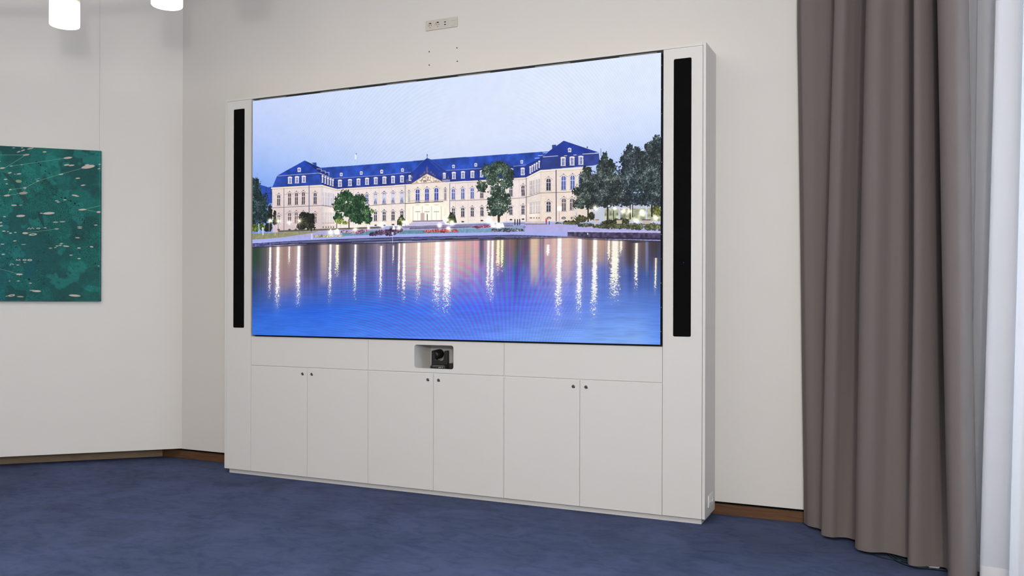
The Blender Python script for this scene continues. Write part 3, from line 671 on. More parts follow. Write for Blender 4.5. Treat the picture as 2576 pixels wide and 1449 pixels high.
# promenade + steps
pt_ = [603, 600, 597, 592, 589, 583, 583, 590, 590]; X9 = [630, 680, 760, 900, 1000, 1290, 1440, 1441, 1670]
band(X9, pt_, [640] * 9, (168, 176, 236), tex=.03)
for d0, d1, c in ((7.6, 8.8, (120, 124, 190)), (8.8, 11.2, (56, 52, 84)), (11.2, 12.4, (150, 160, 216)), (12.4, 14.4, (44, 42, 74)), (14.4, 15.4, (128, 138, 200)), (15.4, 18.0, (36, 34, 60))):
    ys = np.interp([676, 760, 900, 1000, 1290, 1450], X9, pt_) + np.array([4.5, 1.4, .5, .5, 1.0, 0]) - 1.0
    f_ = np.array([.75, .9, 1, 1, .95, .8])
    band([676, 760, 900, 1000, 1290, 1450], list(ys + d0 * f_), list(ys + d1 * f_), c, tex=.05)
band([630, 684], [612, 609], [624, 616], (84, 86, 140), tex=.4, tk=N6); band([630, 684], [610, 607.5], [612, 609], (190, 196, 235))
band([1428, 1670], [582, 586], [598, 602], (74, 66, 96), tex=.35, tk=N6); band([1428, 1670], [580.5, 581.5], [583.5, 586], (190, 186, 228)); band([1440, 1670], [596, 599], [599, 604], (48, 42, 66), .9)
cv.ell(*zC(740, 1207), 1.6, 2.6, (196, 214, 235))
# --- foliage
def foliage(blobs, dark, mid, lite, rough=.55, x0=None, seed=0, li=.5, lb=0.0, sx=1.0):
    xs0 = min(b[0] - b[2] * 1.5 for b in blobs); xs1 = max(b[0] + b[2] * 1.5 for b in blobs); ys0 = min(b[1] - b[3] * 1.5 for b in blobs); ys1 = max(b[1] + b[3] * 1.5 for b in blobs)
    k = cv.sl(xs0, xs1, ys0, ys1); X, Y = PX[k], PY[k]
    if X.size == 0: return
    f = np.full(X.shape, 9., np.float32); sh = np.zeros(X.shape, np.float32)
    for b in blobs:
        d = np.hypot((X - b[0]) / b[2], (Y - b[1]) / b[3]); 
        f = np.minimum(f, d)
    n0 = np.roll(N2, seed * 29, 1)[k]; n1, n2, n3 = np.roll(N3, seed * 37, 1)[k], np.roll(N6, seed * 53, 1)[k], np.roll(N12, seed * 71, 1)[k]
    m = (f + (n2 - .5) * rough * .55 + (n1 - .5) * rough * .55 + (n0 - .5) * rough * .45 + (n3 - .5) * rough * .5) < .92
    t = np.clip(n0 * .62 + n1 * .42 + n2 * .25 + n3 * .35 - .42, 0, 1) ** 1.25 * 1.25
    cy0, cy1 = ys0, ys1
    low = np.clip((Y - cy0) / (cy1 - cy0), 0, 1)
    t = np.clip(t + (low - .5) * lb, 0, 1)[..., None]
    D, Mm, Lc = [np.array(c, np.float32) / 255 for c in (dark, mid, lite)]
    col = np.where(t < li, D + (Mm - D) * (t / li), Mm + (Lc - Mm) * ((t - li) / (1 - li)))
    cv.blend(k, m.astype(np.float32), col)
def tz(f, s, L): return [(f(x, y)[0], f(x, y)[1], rx / s, ry / s) for x, y, rx, ry in L]
# left tree + distant bushes
foliage(tz(zA, 5.572, [(130, 560, 90, 190), (170, 760, 150, 200), (210, 900, 140, 130), (100, 900, 160, 160), (90, 440, 50, 80)]), (16, 30, 34), (42, 62, 66), (110, 132, 130), seed=1)
foliage(tz(zA, 5.572, [(330, 880, 34, 160), (330, 1050, 34, 90), (290, 1080, 70, 60)]), (20, 26, 26), (38, 44, 38), (70, 74, 52), seed=2)
foliage(tz(zA, 5.572, [(120, 1080, 50, 60), (220, 1060, 50, 50)]), (46, 60, 26), (110, 136, 60), (226, 236, 160), seed=3)
cv.line(zA(172, 1020), zA(175, 1150), 1.8, (200, 205, 230)); cv.line(zA(228, 1080), zA(232, 1170), 3.4, (214, 214, 232)); cv.ell(*zA(228, 1085), 2.2, 3.2, (224, 224, 240)); cv.line(zA(318, 990), zA(318, 1140), 1.2, (160, 160, 180))
foliage(tz(zA, 5.572, [(398, 920, 26, 90), (400, 990, 36, 50)]), (26, 30, 28), (52, 56, 46), (110, 100, 70), seed=4)
foliage(tz(zA, 5.572, [(840, 990, 120, 120), (800, 910, 60, 60), (900, 920, 55, 50), (760, 1050, 70, 60), (905, 1050, 60, 60)]), (22, 26, 26), (44, 48, 40), (92, 88, 60), seed=5)
# leafy tree left of centre
cv.line(zA(1437, 960), zA(1437, 1080), 2.6, (62, 48, 36)); cv.line(zA(1265, 1000), zA(1265, 1080), 1.6, (50, 44, 60))
foliage(tz(zA, 5.572, [(1400, 640, 130, 90), (1560, 700, 130, 100), (1300, 760, 100, 120), (1480, 820, 200, 150), (1650, 860, 110, 120), (1700, 960, 70, 60), (1290, 930, 80, 80), (1560, 960, 120, 60)]), (20, 40, 30), (50, 82, 56), (132, 168, 120), seed=6)
foliage(tz(zA, 5.572, [(1300, 980, 70, 40), (1380, 1005, 60, 25)]), (70, 84, 40), (160, 180, 90), (244, 248, 190), seed=7)
foliage(tz(zA, 5.572, [(1770, 850, 16, 30)]), (70, 110, 30), (130, 176, 50), (170, 210, 80), seed=8)
# tall tree right of centre
cv.line(zB(1640, 830), zB(1642, 990), 6.0, (66, 52, 38)); cv.line(zB(1600, 480), zB(1640, 860), 3.0, (52, 46, 40))
foliage(tz(zB, 5.572, [(1640, 240, 170, 110), (1490, 290, 100, 110), (1760, 330, 90, 120), (1560, 400, 130, 90), (1400, 490, 80, 90), (1740, 460, 110, 80), (1620, 560, 130, 90), (1560, 700, 90, 90), (1720, 680, 110, 100), (1640, 810, 170, 90), (1560, 870, 80, 40)]), (26, 38, 34), (64, 84, 72), (158, 178, 160), seed=9)
for k_ in range(26):
    x = RNG.uniform(1440, 1800); y = RNG.uniform(450, 780); cv.ell(*zB(x, y), RNG.uniform(.8, 2.0), RNG.uniform(.8, 1.8), (232, 218, 200), .9)
# cone shrubs
for f_, p in ((zB, [(275, 890), (330, 960), (322, 1020), (215, 1040), (215, 980)]), (zB, [(965, 850), (1030, 900), (1055, 1005), (960, 1010), (930, 940)])): cv.poly(mp(f_, *p), (58, 62, 52), tex=.6, tk=N3)
foliage(tz(zB, 5.572, [(270, 980, 46, 70), (955, 975, 60, 55)]), (34, 40, 30), (84, 90, 58), (186, 190, 130), seed=10)
# right grove
cv.poly(mp(zC, (560, 880), (1600, 860), (1600, 1090), (560, 1060)), (226, 214, 196), .55)
cv.poly(mp(zC, (940, 920), (1600, 900), (1600, 1060), (940, 1040)), (150, 156, 110), .7, tex=.5, tk=N6)
for x, y0, y1, w in ((745, 860, 1060, 3.6), (975, 850, 1060, 4.0), (1240, 840, 1030, 3.0), (1268, 850, 1010, 2.2), (1495, 860, 1000, 4.4), (1044, 940, 1030, 2.0)): cv.line(zC(x, y0), zC(x, y1), w, (52, 44, 42))
foliage(tz(zC, 4.675, [(730, 560, 90, 150), (700, 740, 130, 130), (640, 850, 80, 70), (800, 840, 120, 90), (1340, 420, 190, 200)]), (26, 32, 34), (62, 74, 72), (150, 160, 146), seed=11)
foliage(tz(zC, 4.675, [(940, 330, 50, 90), (960, 460, 130, 140), (1040, 620, 200, 180), (900, 640, 160, 200), (980, 800, 150, 110), (1150, 780, 180, 110)]), (26, 32, 34), (58, 70, 70), (146, 158, 148), seed=12)
foliage(tz(zC, 4.675, [(1235, 210, 40, 70), (1310, 230, 50, 60), (1250, 330, 130, 120), (1300, 560, 190, 200), (1350, 790, 190, 90)]), (24, 32, 38), (58, 72, 78), (146, 160, 158), seed=13)
foliage(tz(zC, 4.675, [(1500, 190, 90, 90), (1560, 130, 60, 110), (1520, 330, 150, 170), (1480, 560, 180, 200), (1520, 760, 160, 150), (1590, 500, 70, 300)]), (24, 30, 34), (58, 72, 76), (150, 164, 158), seed=14)
foliage(tz(zC, 4.675, [(1560, 940, 60, 70)]), (50, 56, 30), (110, 116, 60), (180, 180, 110), seed=15)
foliage(tz(zC, 4.675, [(660, 1035, 90, 46), (780, 1000, 50, 50), (1140, 1060, 110, 40), (1000, 1075, 120, 30), (560, 1070, 110, 26)]), (30, 34, 28), (64, 64, 44), (128, 124, 84), seed=16)
foliage(tz(zC, 4.675, [(400, 1082, 50, 14), (520, 1084, 120, 20), (720, 1105, 120, 24), (900, 1118, 120, 26), (1080, 1120, 140, 34), (1300, 1120, 160, 40), (1500, 1125, 140, 46), (1590, 1130, 60, 44)]), (44, 52, 40), (92, 98, 70), (156, 156, 116), seed=17)
# statues and plinths
for x, y0, y1, pw in ((608, 915, 1000, 0), (1112, 885, 1038, 68), (1430, 875, 1040, 86)):
    cv.line(zC(x, y0 + 30), zC(x, y1), 4.4 if pw else 3.2, (206, 206, 232)); cv.ell(*zC(x - 2, y0 + 12), 2.0, 2.6, (216, 214, 236)); cv.line(zC(x - 4, y0 + 50), zC(x + 8, y0 + 80), 2.2, (176, 176, 210))
    if pw: cv.poly(mp(zC, (x - pw / 2, y1), (x + pw / 2, y1), (x + pw / 2 - 4, y1 + 50), (x - pw / 2 + 4, y1 + 50)), (196, 182, 166)); cv.line(zC(x - pw / 2 - 3, y1 + 3), zC(x + pw / 2 + 3, y1 + 3), 2.4, (92, 84, 84))
cv.poly(mp(zC, (806, 1040), (866, 1040), (864, 1090), (808, 1090)), (206, 190, 176)); cv.line(zC(800, 1042), zC(870, 1042), 2, (120, 108, 100)); cv.line(zC(828, 900), zC(826, 1110), 2.2, (196, 196, 214)); cv.line(zC(408, 920), zC(405, 1060), .9, (160, 150, 160))
# people far away
for x, y, c in ((253, 1045, (226, 78, 84)), (288, 1045, (238, 228, 236))): cv.line(zC(x, y - 12), zC(x, y + 16), 4.2, c); cv.line(zC(x, y + 18), zC(x, y + 48), 2.6, (96, 74, 90)); cv.ell(*zC(x, y - 18), 1.4, 1.8, (200, 150, 140))
for x, y in ((1868, 980), (1905, 982), (1935, 978)): cv.line(zB(x, y - 12), zB(x, y + 52), 2.6, (64, 50, 62)); cv.ell(*zB(x, y - 20), 1.2, 1.5, (60, 46, 50))
# flower beds
foliage(tz(zA, 5.572, [(1010, 1195, 80, 20), (1130, 1190, 130, 24), (1290, 1190, 80, 18)]), (110, 106, 84), (190, 186, 150), (248, 246, 226), seed=18)
foliage(tz(zA, 5.572, [(1400, 1130, 80, 22), (1530, 1135, 120, 26), (1640, 1120, 80, 18), (1700, 1110, 50, 16)]), (80, 50, 84), (170, 130, 160), (246, 232, 240), seed=19)
foliage([(z[0], z[1], z[2], z[3]) for z in tz(zA, 5.572, [(1800, 1165, 90, 26), (1920, 1140, 130, 46), (2040, 1140, 90, 50)])] + tz(zB, 5.572, [(150, 1130, 100, 44), (260, 1110, 50, 30)]), (44, 34, 60), (84, 62, 92), (150, 118, 150), seed=20)
foliage(tz(zB, 5.572, [(650, 1125, 66, 22), (760, 1115, 110, 24), (900, 1118, 110, 28), (1030, 1118, 50, 24)]), (110, 40, 58), (196, 92, 88), (252, 214, 206), seed=21)
foliage(tz(zB, 5.572, [(1340, 1066, 60, 16), (1450, 1055, 80, 20)]), (90, 44, 70), (170, 80, 110), (230, 160, 180), seed=22)
foliage(tz(zB, 5.572, [(1600, 1110, 80, 24), (1760, 1105, 130, 30), (1900, 1110, 90, 24)]), (38, 40, 52), (96, 98, 110), (214, 216, 226), seed=23)
foliage(tz(zC, 4.675, [(1300, 1096, 200, 8)]), (60, 66, 48), (110, 112, 82), (170, 168, 128), seed=24)
cv.line(zA(914, 1165), zA(916, 1225), 4.6, (206, 208, 236)); cv.line(zB(1992, 1060), zB(1994, 1110), 3.2, (176, 180, 214)); cv.line((1316, 571), (1322, 571), 1.2, (40, 44, 90)); cv.line((1318, 571), (1318, 582), 1.0, (60, 66, 120))
cv.poly(mp(zA, (1240, 1168), (1262, 1095), (1275, 1085), (1292, 1100), (1310, 1168)), (255, 255, 255)); cv.poly(mp(zA, (1155, 1165), (1172, 1095), (1184, 1090), (1210, 1165)), (255, 255, 255))
for x, y, w, h in ((170, 1070, 22, 30), (1570, 1040, 40, 30), (1628, 1045, 32, 32), (1692, 1035, 30, 34)):
    cv.poly(mp(zB, (x - w, y + h), (x - w * .4, y - h * .6), (x, y - h), (x + w * .5, y - h * .4), (x + w, y + h)), (255, 255, 255))
# water
Yc = PY - yw; inw = Yc > 0
depth = np.clip(Yc / 250., 0, 1)
gx = [635, 700, 800, 900, 1000, 1100, 1200, 1300, 1400, 1500, 1600, 1662]
wt = np.array([(70,78,80),(104,92,92),(98,86,96),(112,104,120),(128,112,128),(214,184,176),(190,160,172),(96,78,80),(196,164,160),(140,116,112),(88,76,78),(74,66,80)], np.float32) / 255
w2 = np.array([(44,62,96),(120,104,150),(90,92,150),(84,96,170),(104,110,184),(150,138,196),(150,136,206),(76,90,180),(160,146,206),(70,92,176),(66,88,160),(70,92,150)], np.float32) / 255
w3 = np.array([(46,96,200),(50,104,216),(44,100,220),(52,110,224),(62,108,226),(70,112,230),(78,104,232),(84,108,226),(104,128,232),(92,130,222),(96,134,218),(80,120,210)], np.float32) / 255
w4 = np.array([(58,122,232),(60,122,232),(66,124,234),(76,128,236),(84,128,236),(88,128,236),(96,134,238),(104,146,236),(112,152,236),(122,164,240),(130,172,244),(96,144,236)], np.float32) / 255
xi = np.clip(np.interp(PX, gx, range(12)), 0, 10.999); ai = xi.astype(int); fx = (xi - ai)[..., None]
L_ = [w[ai] * (1 - fx) + w[ai + 1] * fx for w in (wt, w2, w3, w4)]
dd_ = np.interp(depth, [0, .36, .68, 1.0], [0, 1, 2, 3]); wcol = L_[0].copy()
for j in range(3):
    t = np.clip(dd_ - j, 0, 1)[..., None]; wcol = wcol * (1 - t) + L_[j + 1] * t
r1 = np.random.default_rng(5); cols = np.arange(600, 1700, 2.0); n1 = r1.random(cols.size); n2 = np.interp(cols, cols[::6], r1.random(cols[::6].size))
colv = .5 * n1 + .8 * n2 - .65
streak = np.interp(PX, cols, colv).astype(np.float32)
fade = np.clip(1 - depth / .62, 0, 1) ** .8
wcol = wcol * (1 + (streak * fade * .55)[..., None] * np.array((1.1, 1.0, .8), np.float32))
# broad warm and dark reflection columns: x, half width, depth, colour, strength
for x, hw, dm, c, a in ((645, 14, .28, (40, 66, 44), .8), (662, 10, .3, (78, 84, 78), .5), (710, 22, .52, (166, 136, 124), .75), (735, 14, .48, (176, 146, 140), .7), (778, 16, .42, (60, 58, 74), .6), (815, 10, .45, (206, 180, 172), .8),
                        (865, 16, .34, (54, 50, 60), .7), (912, 12, .3, (62, 58, 66), .5), (950, 18, .32, (126, 112, 132), .4), (1035, 24, .5, (222, 194, 182), .7), (1078, 18, .46, (236, 208, 184), .7), (1124, 24, .5, (236, 216, 214), .6),
                        (1160, 10, .42, (230, 180, 170), .8), (1178, 8, .44, (226, 182, 160), .7), (1197, 8, .38, (224, 160, 160), .7), (1212, 6, .3, (70, 70, 96), .7), (1256, 18, .32, (104, 84, 62), .7), (1290, 10, .3, (140, 116, 86), .5), (1322, 8, .32, (76, 66, 92), .6),
                        (1344, 11, .52, (236, 204, 172), .85), (1376, 8, .46, (216, 176, 176), .8), (1392, 8, .46, (222, 180, 170), .7), (1428, 14, .48, (220, 184, 168), .8), (1485, 10, .3, (110, 86, 72), .8), (1512, 10, .28, (176, 140, 116), .8), (1535, 8, .3, (54, 46, 52), .8),
                        (1585, 14, .3, (62, 50, 50), .8), (1620, 12, .34, (104, 84, 78), .7), (1627, 4, .4, (130, 146, 206), .6), (1645, 10, .3, (64, 54, 60), .7)):
    m = np.exp(-((PX - x) / hw) ** 4) * np.clip(1 - (depth / dm) ** 3, 0, 1) * a
    wcol = wcol * (1 - m[..., None]) + np.array(c, np.float32) / 255 * m[..., None]
# shimmer columns
NW = noise_field(TW, THh, 9, 2.6, 31); NV = noise_field(TW, THh, 3.2, 2.6, 33)
def shim(x, y0, y1, w, yel=0.0, lean=1.0):
    w = w * 1.15
    xc = x - np.clip((PY - y0) / 250, 0, 1) * 5 * lean
    t = (PY - y0) / (y1 - y0); jit = (NW - .5) * np.clip(t, 0.03, 1) ** 1.2 * w * 1.3
    d = np.abs(PX - xc + jit) / (w * (.42 + .12 * np.clip(t, 0, 1)))
    m = np.clip((1.35 - d) / .7, 0, 1) * np.clip((y0 + 1.5 + (PY - y0) * 2 - PY) / 3, 0, 1) * (t > 0) * (t < 1.05) * .95
    brk = np.clip((NV - np.clip((t - .5) * 1.7, -1, .92)) * 5, 0, 1); m = m * brk
    c = np.array((1, 1 - .02 * yel, 1 - .16 * yel), np.float32)
    g = np.exp(-((PX - xc) / (w * 1.2)) ** 2) * (t > 0) * np.clip(1.1 - t, 0, 1) * .42
    return m.astype(np.float32), g.astype(np.float32), c
S = [(zD, 290, 190, 830, 24, 0), (zD, 385, 180, 1010, 34, 0), (zD, 520, 190, 450, 14, 0), (zD, 637, 180, 950, 34, 0), (zD, 1022, 160, 900, 26, 0), (zD, 1105, 170, 600, 34, .9), (zD, 1325, 168, 850, 22, 0), (zD, 1638, 185, 850, 20, 0), (zD, 1785, 180, 420, 10, 0),
     (zD, 1858, 150, 780, 18, .3), (zD, 1918, 150, 900, 28, 0), (zD, 2095, 135, 880, 36, .4), (zD, 2322, 130, 1010, 56, 0), (zD, 2442, 118, 1050, 60, 0),
     (zE, 382, 118, 850, 26, .3), (zE, 432, 118, 900, 26, 0), (zE, 500, 112, 560, 34, .9), (zE, 548, 110, 520, 26, 1.1), (zE, 1245, 75, 1130, 50, .1), (zE, 1105, 170, 330, 26, 0), (zE, 1492, 90, 1090, 48, 0), (zE, 1678, 85, 1120, 48, .2), (zE, 1845, 105, 420, 26, .7), (zE, 1920, 108, 900, 82, .5), (zE, 1992, 115, 320, 24, .7), (zE, 2180, 150, 760, 30, .5), (zE, 2415, 330, 780, 16, .8)]
for f, x, a, b, w, ye in S:
    X_, Y0_ = f(x, a); _, Y1_ = f(x, b); m, g, c = shim(X_, Y0_, Y1_, w / 4.83, ye)
    wcol = wcol * (1 - g[..., None]) + np.array((1, .86, .8), np.float32) * g[..., None]
    wcol = wcol * (1 - m[..., None]) + c * m[..., None]
# ripples and camera moire stripes painted into the picture
rip = noise_field(TW, THh, 46, 3.0, 41) - .5; rip2 = noise_field(TW, THh, 120, 14, 42) - .5
wcol = wcol * (1 + (rip * .10 * (depth + .15) + rip2 * .10 * depth)[..., None])
phi = .00262 * (-.44 * (PX - 830) ** 2 / 2 + (1250 - PX) * (PY - 760) + 30 * (PY - 760))
st_ = np.tanh(np.sin(phi) * 1.6); am = np.clip((PX - 720) / 200, 0, 1) * np.clip((1520 - PX) / 130, 0, 1) * np.clip((Yc - 25) / 120, 0, 1)
lum = wcol.mean(-1); am = am * np.clip(1.35 - lum, .1, 1)
wcol = wcol + (st_ * am)[..., None] * np.array((.055, -.075, .02), np.float32)
am2 = np.clip((PX - 930) / 100, 0, 1) * np.clip((1480 - PX) / 60, 0, 1) * np.clip(1 - np.abs(Yc - 70) / 90, 0, 1) * np.clip(1.5 - lum, .25, 1)
st2 = np.sin(phi * .8 + 1); wcol = wcol + (st2 * am2)[..., None] * np.array((.045, -.035, .015), np.float32)
cv.I[inw] = wcol[inw]
m = np.clip(1 - np.abs(Yc - 2) / 3.2, 0, 1) * inw * .75; cv.blend((slice(None), slice(None)), m, (52, 50, 76))
cv.line(zD(1775, 45), zD(1775, 145), 1.0, (206, 212, 240)); cv.poly(mp(zD, (1762, 20), (1788, 20), (1788, 48), (1762, 48)), (214, 224, 248)); cv.line(zD(1762, 34), zD(1788, 34), .7, (90, 100, 150))
# lamps
for f, x, y, r in ((zA, 445, 983, 17), (zA, 740, 978, 21), (zA, 1525, 1100, 17), (zA, 1895, 1040, 12), (zA, 1180, 1140, 16), (zB, 245, 1080, 15), (zB, 935, 1085, 12), (zB, 812, 1045, 9), (zB, 1500, 975, 14), (zB, 1555, 1030, 13), (zC, 828, 902, 17), (zC, 1228, 942, 16), (zC, 1160, 942, 11), (zC, 1312, 1050, 15), (zC, 1540, 1018, 17)):
    cv.star(*f(x, y), r, core=3.2)
for f, x, y, r in ((zA, 330, 975, 5), (zB, 318, 1000, 5), (zB, 912, 965, 5), (zC, 412, 910, 4), (zB, 985, 1005, 6), (zA, 602, 1000, 4), (zA, 1265, 1130, 5), (zC, 1060, 912, 3), (zC, 990, 880, 2.4), (zA, 1710, 1078, 3), (zC, 1380, 960, 6), (zB, 1640, 1040, 6)): cv.glow(*f(x, y), r, (255, 246, 224), 1.2)
for x, y0, y1, f in ((401, 1030, 1185, zA), (445, 1010, 1200, zA), (738, 1000, 1160, zA)): cv.line(f(x, y0), f(x, y1), 1.2, (196, 198, 222) if x < 430 else (104, 100, 130))

def to_image(name, I):
    h, w, _ = I.shape; im = bpy.data.images.new(name, w, h, alpha=False)
    buf = np.ones((h, w, 4), np.float32); buf[..., :3] = np.clip(I[::-1], 0, 1)
    im.pixels.foreach_set(buf.ravel()); im.update(); im.pack(); return im
def image_mat(name, im, emit):
    m = bpy.data.materials.new(name); m.use_nodes = True; nt = m.node_tree; b = nt.nodes['Principled BSDF']
    t = nt.nodes.new('ShaderNodeTexImage'); t.image = im; t.extension = 'EXTEND'
    if emit:
        b.inputs['Base Color'].default_value = (.005, .005, .006, 1); b.inputs['Roughness'].default_value = .6; b.inputs['Specular IOR Level'].default_value = .1
        nt.links.new(t.outputs['Color'], b.inputs['Emission Color']); b.inputs['Emission Strength'].default_value = emit
    else:
        nt.links.new(t.outputs['Color'], b.inputs['Base Color']); b.inputs['Roughness'].default_value = .75; b.inputs['Specular IOR Level'].default_value = .2
    return m
def quad_uv(name, corners, m, parent):
    """corners TL, TR, BR, BL"""
    me = bpy.data.meshes.new(name); me.from_pydata([tuple(c) for c in corners], [], [(3, 2, 1, 0)])
    uvl = me.uv_layers.new(name='UVMap')
    for lp, uv in zip(me.polygons[0].loop_indices, ((0, 0), (1, 0), (1, 1), (0, 1))): uvl.data[lp].uv = uv
    me.materials.append(m); o = bpy.data.objects.new(name, me); COL.objects.link(o); o.parent = parent; o.matrix_parent_inverse = parent.matrix_world.inverted(); return o
m_scr = image_mat('screen_picture', to_image('screen_picture', cv.I), 1.0)
dp = quad_uv('display_panel', [(SX0, SY, SZ1), (SX1, SY, SZ1), (SX1, SY, SZ0), (SX0, SY, SZ0)], m_scr, scr)
dp['label'] = 'lit display surface showing the palace and its reflections'
bm = bmesh.new(); bx(bm, SX0, SX1, SY + .0003, SY + .0016, SZ0, SZ1); link('module_face', bm, M['navy'], scr)
del cv.PX, cv.PY
# ------------------------------------------------------------------ sockets
def circle(u, v, r, n=32): return [(u + r * math.cos(2 * math.pi * i / n), v + r * math.sin(2 * math.pi * i / n)) for i in range(n)]
st = thing('socket_strip', 'ivory four-gang socket strip high on the wall above the screen', 'socket', (-3.4935, WY, 3.758))
sx0, sx1, sz0, sz1 = -3.642, -3.345, 3.757, 3.8385
cells = [sx0 + .0405 + .072 * i for i in range(4)]
zc = (sz0 + sz1) / 2
bm = bmesh.new(); Yf = WY - .010
plate(bm, rrect(sx0, sx1, sz0, sz1, .004), [circle(cells[0], zc, .0205), circle(cells[1], zc, .0205), rrect(cells[2] - .028, cells[2] + .028, zc - .028, zc + .028, .002), rrect(cells[3] - .028, cells[3] + .028, zc - .028, zc + .028, .002)], XZ, Yf, WY - .0002)
link('cover_frame', bm, M['ivory'], st, bevel=.0015)
for i in (0, 1):
    bm = bmesh.new(); c = cells[i]
    cyl(bm, (c, WY - .0003, zc), (0, -1, 0), .0203, .0203, .002, 32)                    # recessed floor of the socket
    cyl(bm, (c - .0095, WY - .0022, zc), (0, -1, 0), .0030, .0030, .0008, 12, 1)
    cyl(bm, (c + .0095, WY - .0022, zc), (0, -1, 0), .0030, .0030, .0008, 12, 1)
    bx(bm, c - .0055, c + .0085, WY - .0085, WY - .0022, zc + .0145, zc + .0205, 1)     # dark earth clip recess
    bx(bm, c - .0035, c + .0035, WY - .007, WY - .0022, zc - .0195, zc - .0160, 1)
    link('socket_insert', bm, [M['ivory'], M['hole']], st)
bm = bmesh.new(); c = cells[2]
plate(bm, rrect(c - .0277, c + .0277, zc - .0277, zc + .0277, .002), [], XZ, Yf - .0012, WY - .0003)
bx(bm, c - .0085, c + .0085, Yf - .0016, Yf - .001, zc + .0055, zc + .0125, 1); bx(bm, c - .0085, c + .0085, Yf - .0016, Yf - .001, zc - .0145, zc - .0075, 1)
bx(bm, c - .026, c + .026, Yf - .0014, Yf - .001, zc + .0262, zc + .0268, 1)
link('data_insert', bm, [M['ivory'], M['hole']], st)
bm = bmesh.new(); c = cells[3]
plate(bm, rrect(c - .0277, c + .0277, zc - .0277, zc + .0277, .002), [], XZ, Yf - .0012, WY - .0003)
bx(bm, c - .018, c + .018, Yf - .0016, Yf - .001, zc + .0095, zc + .0115, 1)
bx(bm, c - .021, c + .021, Yf - .0024, Yf - .001, zc - .022, zc + .0085)
link('blank_insert', bm, [M['ivory'], mat('ivory_groove', (0.22, 0.21, 0.19, 1), noise=.05)], st, bevel=.0004)

for (x, z, lab) in ((-3.612, 3.584, 'small black drill hole in the wall, upper left of the four under the sockets'), (-3.352, 3.585, 'small black drill hole in the wall, upper right of the four under the sockets'),
                    (-3.611, 3.4735, 'small black drill hole in the wall, lower left of the four above the screen'), (-3.349, 3.4755, 'small black drill hole in the wall, lower right of the four above the screen')):
    bm = bmesh.new(); plate(bm, circle(x, z, .0052, 16), [circle(x, z, .0038, 16)], XZ, WY - .0008, WY + .004)
    cyl(bm, (x, WY + .001, z), (0, -1, 0), .0045, .0045, .0012, 16)
    tag(link('wall_anchor', bm, M['hole']), lab, 'wall anchor', 'empty anchors above the screen')

# outlet on the cabinet side
so = thing('side_socket', 'white double socket low on the right side of the cabinet', 'socket', (XR, .174, .14))
bm = bmesh.new()
def YZ(u, v, t): return Vector((t, u, v))
y0, y1, z0, z1 = .096, .247, .100, .1815
cs = [y0 + .0405, y1 - .0405]; zc = (z0 + z1) / 2
plate(bm, rrect(y0, y1, z0, z1, .004), [rrect(cs[0] - .028, cs[0] + .028, zc - .028, zc + .028, .002), circle(cs[1], zc, .0205)], YZ, XR + .0003, XR + .007)
link('cover_frame', bm, M['whitep'], so, bevel=.0015)
bm = bmesh.new(); plate(bm, rrect(cs[0] - .0277, cs[0] + .0277, zc - .0277, zc + .0277, .002), [], YZ, XR + .0005, XR + .008)
for k in (-1, 1): bx(bm, XR + .0078, XR + .0095, cs[0] + k * .014 - .007, cs[0] + k * .014 + .007, zc - .012, zc + .004)
link('data_insert', bm, M['whitep'], so, bevel=.0006)
bm = bmesh.new(); cyl(bm, (XR + .0006, cs[1], zc), (1, 0, 0), .0203, .0203, .003, 32)
for k in (-1, 1): cyl(bm, (XR + .0036, cs[1] + k * .0095, zc), (1, 0, 0), .003, .003, .0006, 12, 1)
link('socket_insert', bm, [M['whitep'], M['hole']], so)
for (yy, zz, r, lab) in ((.274, .1365, .0050, 'small dark cable hole beside the white side socket'), (.272, .117, .003, 'tiny dark hole just under the cable hole on the cabinet side')):
    bm = bmesh.new(); cyl(bm, (XR + .0002, yy, zz), (1, 0, 0), r, r, .0012, 14); link('cable_hole', bm, M['hole'], cab)

# ------------------------------------------------------------------ conference camera in the niche
PCX, PCY, PCA = -3.374, .115, math.radians(15)
CZ = nz0 + .0012
pc = thing('conference_camera', 'black pan-tilt camera standing in the niche below the screen', 'camera', (PCX, PCY, CZ), PCA)
PM = Matrix.Translation((PCX, PCY, CZ)) @ Matrix.Rotation(PCA, 4, 'Z')
def PT(x, y, z): return PM @ Vector((x, y, z))
def rb(bm, x0, x1, y0, y1, z0, z1, r, tap=0.0, mi=0):
    lo = rrect(x0, x1, y0, y1, r, 5); cx, cy = (x0 + x1) / 2, (y0 + y1) / 2
    a = [bm.verts.new(PT(p[0], p[1], z0)) for p in lo]
    b = [bm.verts.new(PT(cx + (p[0] - cx) * (1 - tap), cy + (p[1] - cy) * (1 - tap), z1)) for p in lo]
    n = len(lo)
    for i in range(n): bm.faces.new((a[i], a[(i + 1) % n], b[(i + 1) % n], b[i])).material_index = mi
    bm.faces.new(a[::-1]).material_index = mi; bm.faces.new(b).material_index = mi
bm = bmesh.new(); rb(bm, -.073, .073, -.062, .062, 0, .050, .03); rb(bm, -.073, .073, -.062, .062, .0502, .064, .03, .12)
base = link('base', bm, M['black'], pc, bevel=.002)
bm = bmesh.new()      # yoke: two arms rising from a curved cradle
prof = [(-.064, .0645), (-.064, .172), (-.061, .175), (-.041, .175), (-.038, .172), (-.036, .118), (-.026, .100), (-.005, .093), (.018, .094), (.031, .104), (.036, .122), (.038, .170), (.041, .174), (.061, .174), (.064, .171), (.064, .0645)]
A_ = [bm.verts.new(PT(p[0], -.030, p[1])) for p in prof]; B_ = [bm.verts.new(PT(p[0], .036, p[1])) for p in prof]
tr = tessellate_polygon([[Vector((p[0], p[1], 0)) for p in prof]])
for t in tr: bm.faces.new([A_[i] for i in t]); bm.faces.new([B_[i] for i in reversed(t)])
